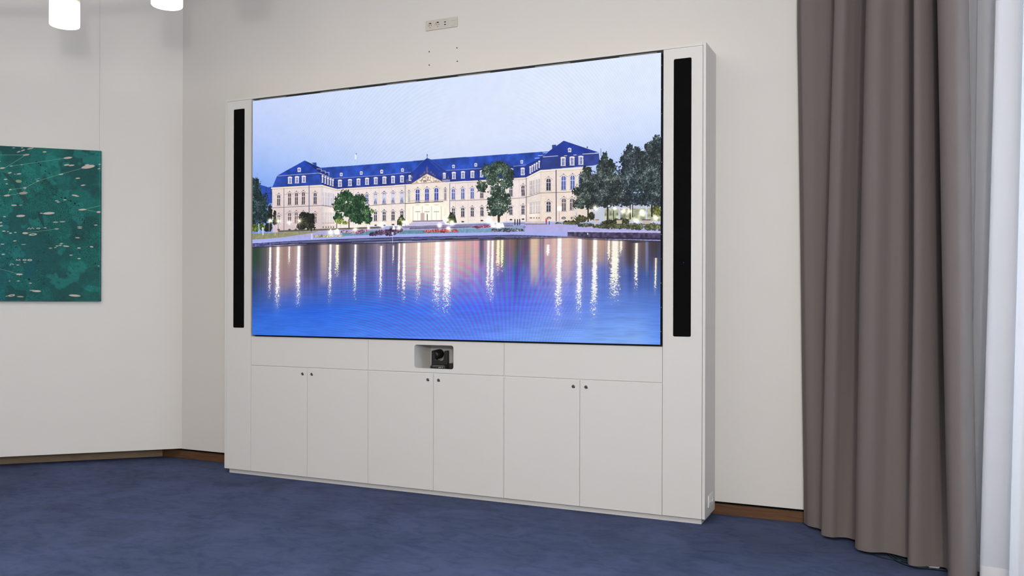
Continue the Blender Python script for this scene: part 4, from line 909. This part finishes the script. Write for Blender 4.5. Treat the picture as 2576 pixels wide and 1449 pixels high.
for i in range(len(prof)): j = (i + 1) % len(prof); bm.faces.new((A_[i], A_[j], B_[j], B_[i]))
bmesh.ops.recalc_face_normals(bm, faces=bm.faces[:])
link('yoke', bm, M['black'], pc, bevel=.003, seg=3)
bm = bmesh.new()      # head: barrel between the arms, lens turned down and to the left
c0 = PT(.004, .030, .152); dv = (PT(-.75, -1, -.20) - PT(0, 0, 0)).normalized(); q = Vector((0, 0, 1)).rotation_difference(dv)
N = 28; prev = None
for (d_, r_) in ((-.010, .014), (-.004, .026), (.006, .034), (.02, .0375), (.062, .0375), (.074, .034), (.080, .027), (.076, .022), (.070, .019)):
    ring = [bm.verts.new(c0 + q @ Vector((r_ * math.cos(2 * math.pi * i / N), r_ * math.sin(2 * math.pi * i / N), d_))) for i in range(N)]
    if prev:
        for i in range(N): bm.faces.new((prev[i], prev[(i + 1) % N], ring[(i + 1) % N], ring[i]))
    else: bm.faces.new(ring[::-1])
    prev = ring
bm.faces.new(prev)
hd = link('head', bm, M['black'], pc, smooth=True)
bm = bmesh.new(); cc = c0 + q @ Vector((0, 0, .0702)); cyl(bm, cc, dv, .0185, .012, .004, 24)
link('lens', bm, mat('lens_glass', (.008, .008, .009, 1), .25, .5, noise=.02), hd)
bm = bmesh.new()
for k, x in enumerate((.006, .018, .032)):
    w_ = (.0040, .0035, .0030)[k]; bx(bm, x - w_, x + w_, -.0628, -.0618, .0415, .0485, 0, PM)
link('print_mark', bm, M['mark'], base)['label'] = 'small pale print'
bm = bmesh.new(); rb(bm, .0725, .104, -.01, .05, .0, .074, .003)
link('connector', bm, M['black'], pc, bevel=.001)

# ------------------------------------------------------------------ painting and its wire
p_tr = on_plane(254.5, 379.5, LC + LN * .035, LN); p_br = on_plane(252, 758, LC + LN * .035, LN)
s_r = (p_tr - LC).dot(LD); ztop = p_tr.z + .0; zbot = p_br.z
s_l = s_r + 1.35
pt = thing('painting', 'teal abstract painting with pale ellipses and thin lines, hanging on the left wall', 'painting', LC + LD * ((s_l + s_r) / 2) + LN * .02 + Vector((0, 0, zbot)))
def LP(s, n, z): return LC + LD * s + LN * n + Vector((0, 0, z))
def lbox(name, s0, s1, n0, n1, z0, z1, m, parent=None, bevel=0):
    bm = bmesh.new(); v = [bm.verts.new(LP(*p)) for p in ((s0, n0, z0), (s1, n0, z0), (s1, n1, z0), (s0, n1, z0), (s0, n0, z1), (s1, n0, z1), (s1, n1, z1), (s0, n1, z1))]
    for f in ((0, 3, 2, 1), (4, 5, 6, 7), (0, 1, 5, 4), (1, 2, 6, 5), (2, 3, 7, 6), (3, 0, 4, 7)): bm.faces.new([v[i] for i in f])
    bmesh.ops.recalc_face_normals(bm, faces=bm.faces[:]); return link(name, bm, m, parent, bevel=bevel)
M['canvasedge'] = mat('canvas_edge', (0.012, 0.075, 0.068, 1), .7, .2, noise=.3, nscale=20)
lbox('stretcher', s_r, s_l, .006, .0345, zbot, ztop, M['canvasedge'], pt, bevel=.003)
wp = [LP(s_r + .018, .004, ztop - .25), LP(s_r + .018, .004, ztop), LP(s_r + .018, .004, H_CEIL - .01)]
bm = bmesh.new(); tube(bm, [LP(s_r + .018, .003, ztop - .2), LP(s_r + .018, .003, H_CEIL - .012)], .0010, 6)
tag(link('picture_wire', bm, M['wire']), 'thin vertical wire running down the left wall to the painting', 'wire')

# ------------------------------------------------------------------ curtains
def q_of(px): return math.tan(math.atan((px - 1288.0) / FOC) - TH)
def build_curtain(name, pts, levels, m, parent, per=7, th=.0, zfun=None, smooth=True):
    """pts: list of (X, Y, anchor weight dict) ; levels: [(z, offsets per anchor)]"""
    C0 = spline([(p[0], p[1], p[2] if len(p) > 2 else 0.0) for p in pts], per)
    bm = bmesh.new(); rows = []
    for (z, off) in levels:
        row = []
        kd = .12 + .88 * min(1.0, max(0.0, z / 1.3)) ** .7
        for (x, y, dy) in C0:
            row.append(bm.verts.new(Vector((x + off(x, y), y + dy * kd, z if zfun is None or z > .2 else zfun(x, y, z)))))
        rows.append(row)
    for a, b in zip(rows[:-1], rows[1:]):
        for i in range(len(a) - 1): bm.faces.new((a[i], a[i + 1], b[i + 1], b[i]))
    for e_ in bm.edges:
        if len(e_.link_faces) == 1: e_.smooth = False
    o = link(name, bm, m, parent, smooth=smooth)
    if th > 0:
        md = o.modifiers.new('thick', 'SOLIDIFY'); md.thickness = th; md.offset = 0
    return o
GP = [(-.64, .29), (-.622, .25), (-.606, .215), (-.573, .185), (-.54, .165), (-.514, .127), (-.480, .118), (-.462, .10), (-.478, .065), (-.504, .047), (-.498, .004), (-.444, -.028), (-.399, -.006), (-.349, -.003),
      (-.301, -.046), (-.262, -.055), (-.245, -.085), (-.262, -.13), (-.291, -.181), (-.268, -.250), (-.204, -.274), (-.124, -.249), (-.067, -.269), (-.012, -.315), (.035, -.325), (.048, -.345), (.025, -.36),
      (.003, -.385), (.012, -.450), (.055, -.459), (.13, -.428), (.183, -.430), (.225, -.462), (.258, -.475), (.268, -.51), (.235, -.57), (.203, -.62), (.216, -.690), (.262, -.715), (.296, -.695), (.322, -.645), (.340, -.575), (.346, -.50), (.330, -.44)]
GDY = [0, 0, 0, .02, .06, .12, .13, .12, .05, 0, 0, .01, .03, .08, .15, .16, .13, .05, 0, 0, 0, .03, .05, .15, .17, .15, .06, 0, 0, 0, .03, .10, .17, .17, .12, .05, 0, 0, 0, 0, 0, 0, 0, 0]
GP = [(x, y, d * .8) for (x, y), d in zip(GP, GDY)]
AX = [-.606, -.504, -.291, .003, .203, .335]
OT = [-.052, .072, .055, .031, -.066, -.040]
OM = [-.024, .029, .022, .031, -.034, -.020]
def offs(T, k=1.0):
    # anchors live along the path, so measure by the path's own along-wall coordinate
    ax = [(-.606 - .215), (-.504 - .047), (-.291 + .181), (.003 + .385), (.203 + .62), (.335 + .63)]
    def f(x, y):
        return float(np.interp(x - y, ax, T)) * k
    return f
zero = lambda x, y: 0.0
gc = thing('blackout_curtain', 'heavy grey-brown floor-length curtain hanging in deep folds right of the cabinet', 'curtain', (-.13, -.2, 0))
lv = [(.022, zero), (.10, offs([a * .02 for a in OM])), (.3, offs([a * .10 for a in OM])), (.8, offs([a * .45 for a in OM])), (1.25, offs([a * .75 for a in OM])), (1.69, offs(OM)), (2.2, offs([m_ * .72 + t_ * .28 for m_, t_ in zip(OM, OT)])), (2.8, offs([m_ * .38 + t_ * .62 for m_, t_ in zip(OM, OT)])), (3.4, offs(OT)), (4.2, offs(OT)), (4.93, offs(OT))]
def hem(x, y, z):
    return z + .006 * math.sin(31 * (x - y)) + .004 * math.sin(67 * (x - y) + 1)
fab = build_curtain('fabric', GP, lv, M['curtain'], gc, 8, .004, None)
# white lining behind, dipping below the hem in two places
LPN = [(x + .012, y + .010 + d * .2) for x, y, d in GP[24:36]]
def lin(x, y, z):
    d = 0.0
    for c_, w_ in ((.128, .028), (.207, .022), (-.02, .02)):
        d += .021 * math.exp(-((x - .012 - c_) / w_) ** 4)
    return max(.003, z - d)
lin_o = build_curtain('lining', LPN, [(.025, zero), (.06, zero), (.10, zero), (.14, zero)], M['lining'], gc, 8, .001, lin)
lin_o['label'] = 'white lining peeking out below the grey hem'
# hem tape line
# sheer
SP = []
u = 0.0
# hidden part behind the grey curtain
base_s = Vector((-.36, .255, 0))
n_h = 25
for i in range(n_h):
    s = .03 + i * .0345
    p = Vector((-.27, .285, 0)) + WD * s + WN * (.012 * math.sin(i * 1.9))
    SP.append((p.x, p.y))
SP += [(.325, -.335), (.350, -.370), (.385, -.395), (.412, -.435), (.425, -.480), (.418, -.520), (.388, -.550), (.356, -.580), (.362, -.605), (.405, -.612), (.452, -.618), (.492, -.638), (.520, -.665), (.522, -.695),
       (.495, -.725), (.476, -.758), (.487, -.792), (.530, -.806), (.575, -.812), (.63, -.85), (.66, -.89), (.64, -.93), (.60, -.97), (.61, -1.01), (.67, -1.03)]
last = Vector((.67, -1.03, 0))
for i in range(1, 34):
    p = last + WD * (i * .055) + WN * (.035 * math.sin(i * 1.35))
    SP.append((p.x, p.y))
sh = thing('sheer_curtain', 'translucent white sheer curtain in front of the window at the right edge', 'curtain', (.5, -.7, 0))
sax = [-1.2, .60, .925, 1.234, 1.60, 9]
def so(T):
    return lambda x, y: float(np.interp(x - y, sax, T))
T0 = [0, 0, 0, 0, 0, 0]; TT = [0, .02, .075, .066, .02, 0]
mixT = lambda k: so([a * k for a in TT])
build_curtain('fabric', SP, [(.108, mixT(.03)), (.5, mixT(.14)), (1.0, mixT(.3)), (1.69, mixT(.52)), (2.5, mixT(.76)), (3.4, mixT(1)), (4.93, mixT(1))], M['sheer'], sh, 6)
ho = build_curtain('hem', SP, [(.010, zero), (.108, mixT(.03))], M['sheerhem'], sh, 6)
ho['label'] = 'denser doubled hem band'
# curtain tracks
for nm_, off_, lab_ in (('curtain_track', .20, 'ceiling track carrying the grey curtain'), ('curtain_track', .05, 'ceiling track carrying the white sheer curtain')):
    pass

# ------------------------------------------------------------------ cables under the curtain
cb = thing('cable_loop', 'dark teal cables lying in loops on the carpet under the grey curtain hem', 'cable', on_floor(2260, 1412))
def fl(pts, z): return [(p.x, p.y, z) for p in (on_floor(a, b, z) for a, b in pts)]
cable_px = [
    ([(2180, 1384), (2190, 1391), (2206, 1398), (2228, 1404), (2250, 1408), (2272, 1412), (2300, 1419), (2330, 1424), (2362, 1429), (2392, 1436)], .005),
    ([(2228, 1384), (2236, 1394), (2244, 1402), (2256, 1410), (2272, 1417), (2290, 1423), (2312, 1427), (2345, 1430), (2390, 1436)], .011),
    ([(2236, 1385), (2245, 1396), (2254, 1403), (2268, 1410), (2284, 1415), (2300, 1419), (2330, 1422), (2370, 1424)], .008),
    ([(2246, 1388), (2255, 1397), (2266, 1404), (2280, 1409), (2296, 1413), (2320, 1416), (2350, 1418)], .006)]
for pp, z in cable_px:
    P3 = [Vector(tuple(v)) for v in spline([tuple(v) for v in fl(pp, z)], 5)]
    bm = bmesh.new(); tube(bm, P3, .0048, 8); link('cable', bm, M['cable'], cb, smooth=True)

# ------------------------------------------------------------------ chandelier
LAMPZ = 3.504
LL = CAM + ray(162.5, 66) * (3.17 * 1.98); LR_ = CAM + ray(420, 16) * (2.952 * 1.98)
P1 = Vector((LL.x, LL.y, 0)); P2 = Vector((LR_.x, LR_.y, 0)); P3_ = Vector((-3.45, -2.02, 0))
def circ3(a, b, c):
    ax, ay, bx_, by, cx, cy = a.x, a.y, b.x, b.y, c.x, c.y
    d = 2 * (ax * (by - cy) + bx_ * (cy - ay) + cx * (ay - by))
    ux = ((ax**2 + ay**2) * (by - cy) + (bx_**2 + by**2) * (cy - ay) + (cx**2 + cy**2) * (ay - by)) / d
    uy = ((ax**2 + ay**2) * (cx - bx_) + (bx_**2 + by**2) * (ax - cx) + (cx**2 + cy**2) * (bx_ - ax)) / d
    return Vector((ux, uy, 0))
CC = circ3(P1, P2, P3_); CR = (P1 - CC).length
a1 = math.atan2(P1.y - CC.y, P1.x - CC.x); a2 = math.atan2(P2.y - CC.y, P2.x - CC.x); a3 = math.atan2(P3_.y - CC.y, P3_.x - CC.x)
ch = thing('chandelier', 'round chandelier with glowing white glass cylinders hanging at the upper left', 'chandelier', (CC.x, CC.y, 3.79))
bm = bmesh.new(); n = 96
def ringpts(r, z): return [Vector((CC.x + r * math.cos(2 * math.pi * i / n), CC.y + r * math.sin(2 * math.pi * i / n), z)) for i in range(n)]
R = [[bm.verts.new(p) for p in ringpts(r, z)] for r, z in ((CR - .03, 3.79), (CR + .03, 3.79), (CR + .03, 3.865), (CR - .03, 3.865))]
for j in range(4):
    for i in range(n): bm.faces.new((R[j][i], R[j][(i + 1) % n], R[(j + 1) % 4][(i + 1) % n], R[(j + 1) % 4][i]))
bmesh.ops.recalc_face_normals(bm, faces=bm.faces[:])
link('ring', bm, M['brass'], ch)
lampm = bpy.data.materials.new('glowing_glass'); lampm.use_nodes = True
nt = lampm.node_tree; b = nt.nodes['Principled BSDF']; b.inputs['Base Color'].default_value = (.4, .39, .36, 1); b.inputs['Roughness'].default_value = .4
tc = nt.nodes.new('ShaderNodeTexCoord'); sep = nt.nodes.new('ShaderNodeSeparateXYZ'); cr = nt.nodes.new('ShaderNodeValToRGB')
nt.links.new(tc.outputs['Generated'], sep.inputs[0]); nt.links.new(sep.outputs['Z'], cr.inputs['Fac']); nt.links.new(cr.outputs['Color'], b.inputs['Emission Color'])
e = cr.color_ramp.elements; e[0].position = .30; e[0].color = (1.0, .97, .88, 1); e[1].position = .47; e[1].color = (.13, .125, .10, 1)
b.inputs['Emission Strength'].default_value = 2.4
angs = [a1, a2, a3]; step = a2 - a1
while True:
    break
for k, ang in enumerate(angs):
    c = Vector((CC.x + CR * math.cos(ang), CC.y + CR * math.sin(ang), 0))
    bm = bmesh.new(); N = 40; prev = None
    for r_, z_ in ((.0, 0), (.085, 0), (.097, .002), (.1005, .008), (.1005, .30), (.1005, .392), (.098, .40), (.0, .40)):
        if r_ == 0:
            ring = [bm.verts.new(Vector((c.x, c.y, LAMPZ + z_)))]
        else: ring = [bm.verts.new(Vector((c.x + r_ * math.cos(2 * math.pi * i / N), c.y + r_ * math.sin(2 * math.pi * i / N), LAMPZ + z_))) for i in range(N)]
        if prev:
            for i in range(N):
                if len(prev) == 1: bm.faces.new((prev[0], ring[(i + 1) % N], ring[i]))
                elif len(ring) == 1: bm.faces.new((prev[i], prev[(i + 1) % N], ring[0]))
                else: bm.faces.new((prev[i], prev[(i + 1) % N], ring[(i + 1) % N], ring[i]))
        prev = ring
    bmesh.ops.recalc_face_normals(bm, faces=bm.faces[:])
    link('lamp_shade', bm, lampm, ch, smooth=False)['label'] = 'glowing white glass cylinder'
for k in range(3):
    bm = bmesh.new(); a_ = a1 + .5 + k * 2.094; cyl(bm, (CC.x + CR * math.cos(a_), CC.y + CR * math.sin(a_), 3.865), (0, 0, 1), .006, .006, H_CEIL - 3.866, 8)
    link('suspension_rod', bm, M['brass'], ch)

# ------------------------------------------------------------------ lights
def area(name, loc, target, sx, sy, power, color, shape='RECTANGLE'):
    l = bpy.data.lights.new(name, 'AREA'); l.shape = shape; l.size = sx; l.size_y = sy; l.energy = power; l.color = color
    o = bpy.data.objects.new(name, l); COL.objects.link(o); o.location = loc
    o.rotation_euler = (Vector(target) - Vector(loc)).to_track_quat('-Z', 'Y').to_euler(); return o
wd = bpy.data.worlds.new('world'); SC.world = wd; wd.use_nodes = True
bg = wd.node_tree.nodes['Background']; bg.inputs[0].default_value = (.92, .95, 1.0, 1); bg.inputs[1].default_value = WORLD
wm = WC + WD * 5.4 - WN * 1.2
area('daylight', wm + Vector((0, 0, 2.5)), wm + WN * 3 + Vector((0, 0, 2.2)), 5.2, 4.4, P_DAY, (.76, .88, 1.0))
area('flash', (.67, -6.87, 2.28), (-4.2, 0, 2.4), .22, .22, P_FLASH, (1, .96, .92))
area('bounce', (1.0, -7.6, 3.2), (-1.2, 0, 1.4), 2.2, 2.2, P_BOUNCE, (1, .96, .905))
area('ceiling_fill', (-4.2, -4.4, 4.85), (-4.2, -4.2, 0), 5.0, 3.6, P_CEIL, (1, .93, .85))  # soft fill added below the ceiling, standing in for chandeliers out of view
rl = area('left_wall_fill', (-2.0, -9.0, 2.0), (-7.4, -.4, 1.3), 2.5, 2.5, P_LEFT, (1, .95, .90)); rl.data.spread = math.radians(75)  # unseen fill added behind the camera to brighten the left wall

SC.view_settings.view_transform = 'Standard'; SC.view_settings.look = 'None'; SC.view_settings.gamma = 1.0; SC.view_settings.exposure = 0.0
SC.view_settings.use_curve_mapping = False
SC.cycles.max_bounces = 8; SC.cycles.diffuse_bounces = 5; SC.cycles.transparent_max_bounces = 12
SC.cycles.use_denoising = True
SC.cycles.sample_clamp_indirect = 6.0
# ------------------------------------------------------------------ picture on the painting
pw, phh = 1150, 1150
def pj(s, z): return proj(LP(s, .0352, z))
pc4 = [pj(s_l, ztop), pj(s_r, ztop), pj(s_r, zbot), pj(s_l, zbot)]
pv = Canvas(pw, phh, pc4)
a1_, a2_, a3_, a4_, a5_ = [noise_field(pw, phh, c, seed=60 + i) for i, c in enumerate((4, 9, 26, 80, 200))]
b2_, b3_, b4_, b5_ = [noise_field(pw, phh, c, seed=80 + i) for i, c in enumerate((7, 15, 37, 110))]
fb = .34 * a5_ + .26 * b5_ + .17 * a4_ + .11 * b4_ + .07 * a3_ + .05 * b3_
base1 = np.array((31, 106, 99), np.float32) / 255; base2 = np.array((40, 128, 120), np.float32) / 255; darkc = np.array((31, 84, 82), np.float32) / 255; bluec = np.array((34, 120, 134), np.float32) / 255
t = np.clip((fb - .40) * 7, 0, 1)[..., None]; pv.I[:] = darkc * (1 - t) + base1 * t
fb2 = .4 * np.roll(b5_, 130, 0) + .25 * np.roll(a4_, 90, 1) + .2 * np.roll(b4_, 40, 0) + .15 * a3_
t2 = np.clip((fb2 - .53) * 16, 0, 1)[..., None] * .65; pv.I[:] = pv.I * (1 - t2) + base2 * t2
gl = np.clip((150 - pv.PX) / 260, 0, 1) * np.clip((pv.PY - 480) / 160, 0, 1); pv.I[:] = pv.I * (1 - gl[..., None] * .55) + bluec * gl[..., None] * .55
u_ = pv.PX; v_ = pv.PY
patch = np.clip((v_ - (455 + (u_ - 130) * .78)) / 14, 0, 1) * np.clip((v_ - 425) / 30, 0, 1) 
patch *= np.clip((.5 * a5_ + .3 * b4_ + .2 * a4_ - .36) * 9, 0, 1)
f1 = .6 * a3_ + .4 * b3_ * 1.0; f2 = .6 * np.roll(b4_, 60, 1) + .4 * np.roll(b3_, 33, 0); f3 = .7 * np.roll(b3_, 71, 1) + .3 * np.roll(a2_, 20, 0)
for ff, fr_, amp in ((f1, 9, .30), (f2, 14, .26), (f3, 6, .22)):
    r_ = np.abs(((ff * fr_) % 1.0) - .5) * 2
    pv.I[:] *= (1 - np.clip((r_ - .72) * 5, 0, 1) * patch * amp)[..., None]
    pv.I[:] += (np.clip((.16 - r_) * 6, 0, 1) * patch * .07)[..., None] * np.array((.5, 1, .9), np.float32)
pv.I[:] *= (1 + (a1_ - .5) * .14 + (b2_ - .5) * .08)[..., None]
def q(x, y): return (x / 3.293, 360 + y / 3.293)
PK = (214, 196, 184); PL = (196, 176, 168); LN_ = (150, 196, 164)
pv.poly([q(10, 240), q(60, 250), q(150, 340), q(200, 420), q(250, 500), q(200, 490), q(150, 420), q(110, 340)], (36, 78, 76), .85)
pv.poly([q(300, 560), q(345, 580), q(380, 730), (372 / 3.293, 360 + 722 / 3.293), q(330, 640)], (26, 66, 66), .8)
pv.poly([q(50, 1185), q(95, 1180), q(130, 1215), q(215, 1222), q(222, 1245), q(210, 1300), q(45, 1300), q(40, 1235), q(75, 1230)], (30, 78, 76), .9)
pv.poly([q(165, 1000), q(300, 990), q(300, 1120), q(190, 1125), q(205, 1050)], (28, 84, 92), .7)
pv.poly([q(540, 1205), q(625, 1155), q(735, 1230), q(830, 1230), q(830, 1305), q(545, 1305)], (32, 84, 80), .6)
pv.poly([q(705, 1050), q(830, 1010), q(830, 1190), q(740, 1180)], (34, 82, 80), .6)
for p_, r_ in (((320, 165), 4), ((335, 182), 5), ((300, 155), 4), ((375, 232), 4), ((410, 252), 4), ((540, 455), 6), ((585, 480), 6), ((620, 500), 6), ((650, 515), 4), ((510, 450), 4), ((320, 648), 3), ((240, 1128), 7), ((548, 1100), 3), ((370, 310), 4), ((350, 330), 3), ((500, 600), 3), ((680, 640), 3), ((700, 660), 3), ((365, 1165), 3), ((790, 1000), 4), ((820, 1045), 4), ((170, 1110), 3), ((200, 490), 3)):
    pv.ell(*q(*p_), r_ / 2.2, r_ / 3, (14, 30, 30), .9, .5); 
for k_ in range(150):
    x = RNG.normal(0, 1); s_ = RNG.uniform(0, 1); px_ = 130 + s_ * 660 + RNG.normal(0, 14); py_ = 160 + s_ * 560 + RNG.normal(0, 22)
    pv.ell(*q(px_, py_), RNG.uniform(.4, 1.4), RNG.uniform(.3, .8), (16, 46, 46), .8, RNG.uniform(-.8, .8))
L2 = [((0, 98), (215, 97)), ((215, 97), (40, 205)), ((40, 205), (0, 210)), ((95, 190), (560, 122)), ((205, 372), (320, 312)), ((320, 312), (500, 257)), ((500, 257), (730, 195)), ((60, 434), (85, 385)), ((85, 385), (205, 370)), ((60, 434), (195, 413)), ((195, 413), (205, 372)), ((715, 545), (832, 518)), ((715, 553), (815, 572)), ((0, 1042), (160, 1087)), ((210, 745), (470, 711)), ((290, 302), (330, 292)), ((520, 378), (832, 340))]
for i, (p_, r_) in enumerate(L2): pv.line(q(*p_), q(*r_), .75 if i < 16 else .4, LN_, .85 if i < 16 else .15)
pv.line(q(826, 60), q(826, 1305), .8, (70, 160, 140), .7)
pv.line(q(0, 1062), q(90, 1105), .6, (24, 84, 92), .8); pv.line(q(90, 1105), q(98, 1180), .6, (24, 84, 92), .8); pv.line(q(98, 1190), q(210, 1218), .6, (24, 84, 92), .8); pv.line(q(542, 1200), q(542, 1300), .7, (22, 70, 72), .9)
for x, y, rx, ry, an, c in ((113, 40, 12, 3, -.1, PK), (183, 40, 10, 3, -.1, PK), (252, 45, 27, 5, -.2, PL), (155, 72, 16, 5, -.3, PL), (190, 60, 18, 5, -.3, PL), (369, 73, 16, 5, -.05, PK), (217, 97, 28, 7, -.15, PL), (0, 152, 6, 3, 0, PK), (20, 207, 22, 6, -.1, PK), (92, 190, 12, 3.5, 0, PK), (178, 180, 10, 3, 0, PK),
                     (562, 122, 36, 8, -.1, PK), (82, 246, 16, 5, -.2, PK), (122, 257, 8, 3, 0, PL), (157, 255, 20, 5, -.1, PK), (46, 300, 15, 5, 0, PK), (552, 181, 23, 6, -.1, PK), (592, 184, 24, 6, -.1, PK), (720, 180, 20, 5, -.1, PK), (730, 196, 56, 14, -.15, PK), (825, 176, 10, 4, -.1, PK), (820, 212, 12, 4, -.2, PK), (312, 313, 13, 5, 0, PL), (505, 258, 20, 5, -.1, PK),
                     (155, 316, 26, 12, .1, (150, 160, 130)), (56, 338, 11, 4, 0, PK), (645, 291, 19, 5, -.05, PK), (688, 349, 20, 5, -.15, PK), (205, 371, 14, 7, 0, PL), (85, 385, 12, 5, 0, PK), (193, 414, 36, 11, -.1, (178, 160, 156)), (58, 434, 27, 7, -.1, PK), (468, 478, 14, 4, 0, PK), (482, 488, 13, 4, 0, PK), (537, 470, 14, 4, 0, PK), (618, 433, 24, 6, .1, PK), (640, 440, 16, 4, 0, PK),
                     (116, 515, 23, 6, 0, PK), (172, 514, 15, 3, 0, PL), (37, 609, 12, 4, 0, PK), (171, 603, 37, 9, -.05, PK), (342, 581, 12, 4, 0, PK), (405, 581, 48, 10, -.05, PK), (683, 551, 33, 7, -.05, PK), (817, 571, 17, 8, -.05, PK), (5, 658, 14, 5, -.1, PK), (10, 685, 14, 5, -.2, PK), (460, 655, 22, 5, 0, PL), (517, 651, 24, 5, 0, PL), (660, 694, 22, 4, 0, PL), (661, 705, 18, 4, 0, PL),
                     (793, 679, 15, 4, -.05, PK), (374, 702, 13, 4, 0, PK), (470, 711, 18, 4, 0, PK), (32, 729, 15, 5, 0, PK), (66, 733, 9, 4, 0, PL), (87, 746, 13, 5, 0, PK), (127, 740, 11, 4, 0, PK), (209, 746, 24, 8, 0, PK), (642, 784, 20, 5, 0, PL), (122, 810, 15, 4, -.1, PK), (20, 837, 16, 4, 0, PK), (195, 840, 20, 3, 0, PL), (509, 832, 14, 4, 0, PK), (472, 852, 12, 4, 0, PK), (499, 846, 12, 4, -.1, PK), (548, 854, 26, 5, .1, PK), (458, 866, 11, 3, 0, PK), (417, 870, 15, 4, 0, PL),
                     (654, 869, 15, 5, 0, PK), (759, 859, 15, 6, .1, PK), (26, 921, 15, 5, 0, PK), (588, 928, 14, 5, -.05, PL), (655, 957, 14, 5, 0, PK), (205, 988, 11, 3, 0, PL), (148, 1010, 12, 4, 0, PK), (816, 1018, 8, 3, 0, PK), (160, 1087, 28, 7, 0, PK), (80, 1142, 7, 3, 0, PK), (151, 1142, 13, 4, 0, PK), (252, 1160, 12, 4, 0, PK), (262, 1220, 18, 4, 0, PL), (304, 1226, 36, 8, .03, PK), (168, 1272, 28, 6, .05, (176, 160, 152)), (619, 1263, 48, 9, .07, PK)):
    pv.ell(*q(x, y), rx / 3.293, ry / 3.293, c, .95, an, .5)
for k_ in range(110):
    pv.ell(RNG.uniform(-330, -8), RNG.uniform(372, 752), RNG.uniform(3, 11), RNG.uniform(.9, 2.4), PK if k_ % 3 else PL, .92, RNG.uniform(-.15, .1), .5)
for (xa_, ya_, xb_, yb_) in ((-60, 392, -4, 390), (-180, 470, -60, 392), (-250, 560, -120, 520), (-120, 520, 2, 492), (-90, 640, 0, 677), (-210, 690, -90, 640)): pv.line((xa_, ya_), (xb_, yb_), .75, LN_, .85)
# letter-like pale marks
def ringm(x, y, rx, ry, an=0):
    pv.ell(*q(x, y), rx / 3.293, ry / 3.293, PK, .95, an, .5); pv.ell(*q(x, y), rx * .5 / 3.293, ry * .38 / 3.293, (34, 112, 108), 1, an, .4)
ringm(203, 968, 17, 7); ringm(246, 969, 20, 8); ringm(272, 757, 34, 9, -.1); ringm(317, 706, 18, 6); ringm(96, 1262, 28, 9, -.15)
for P_ in (((134, 974), (136, 962), (150, 972), (164, 962), (166, 974)), ((82, 1011), (88, 1001), (104, 1001), (114, 1010)), ((228, 713), (240, 702), (252, 712), (268, 702), (282, 712)), ((48, 1270), (75, 1262), (92, 1258))):
    for p_, r_ in zip(P_[:-1], P_[1:]): pv.line(q(*p_), q(*r_), 1.4, PK, .9)
m_pt = image_mat('painting_picture', to_image('painting_picture', pv.I * PAINT_GAIN), 0)
cvs = quad_uv('canvas', [LP(s_l, .0352, ztop), LP(s_r + .0, .0352, ztop), LP(s_r, .0352, zbot), LP(s_l, .0352, zbot)], m_pt, pt)
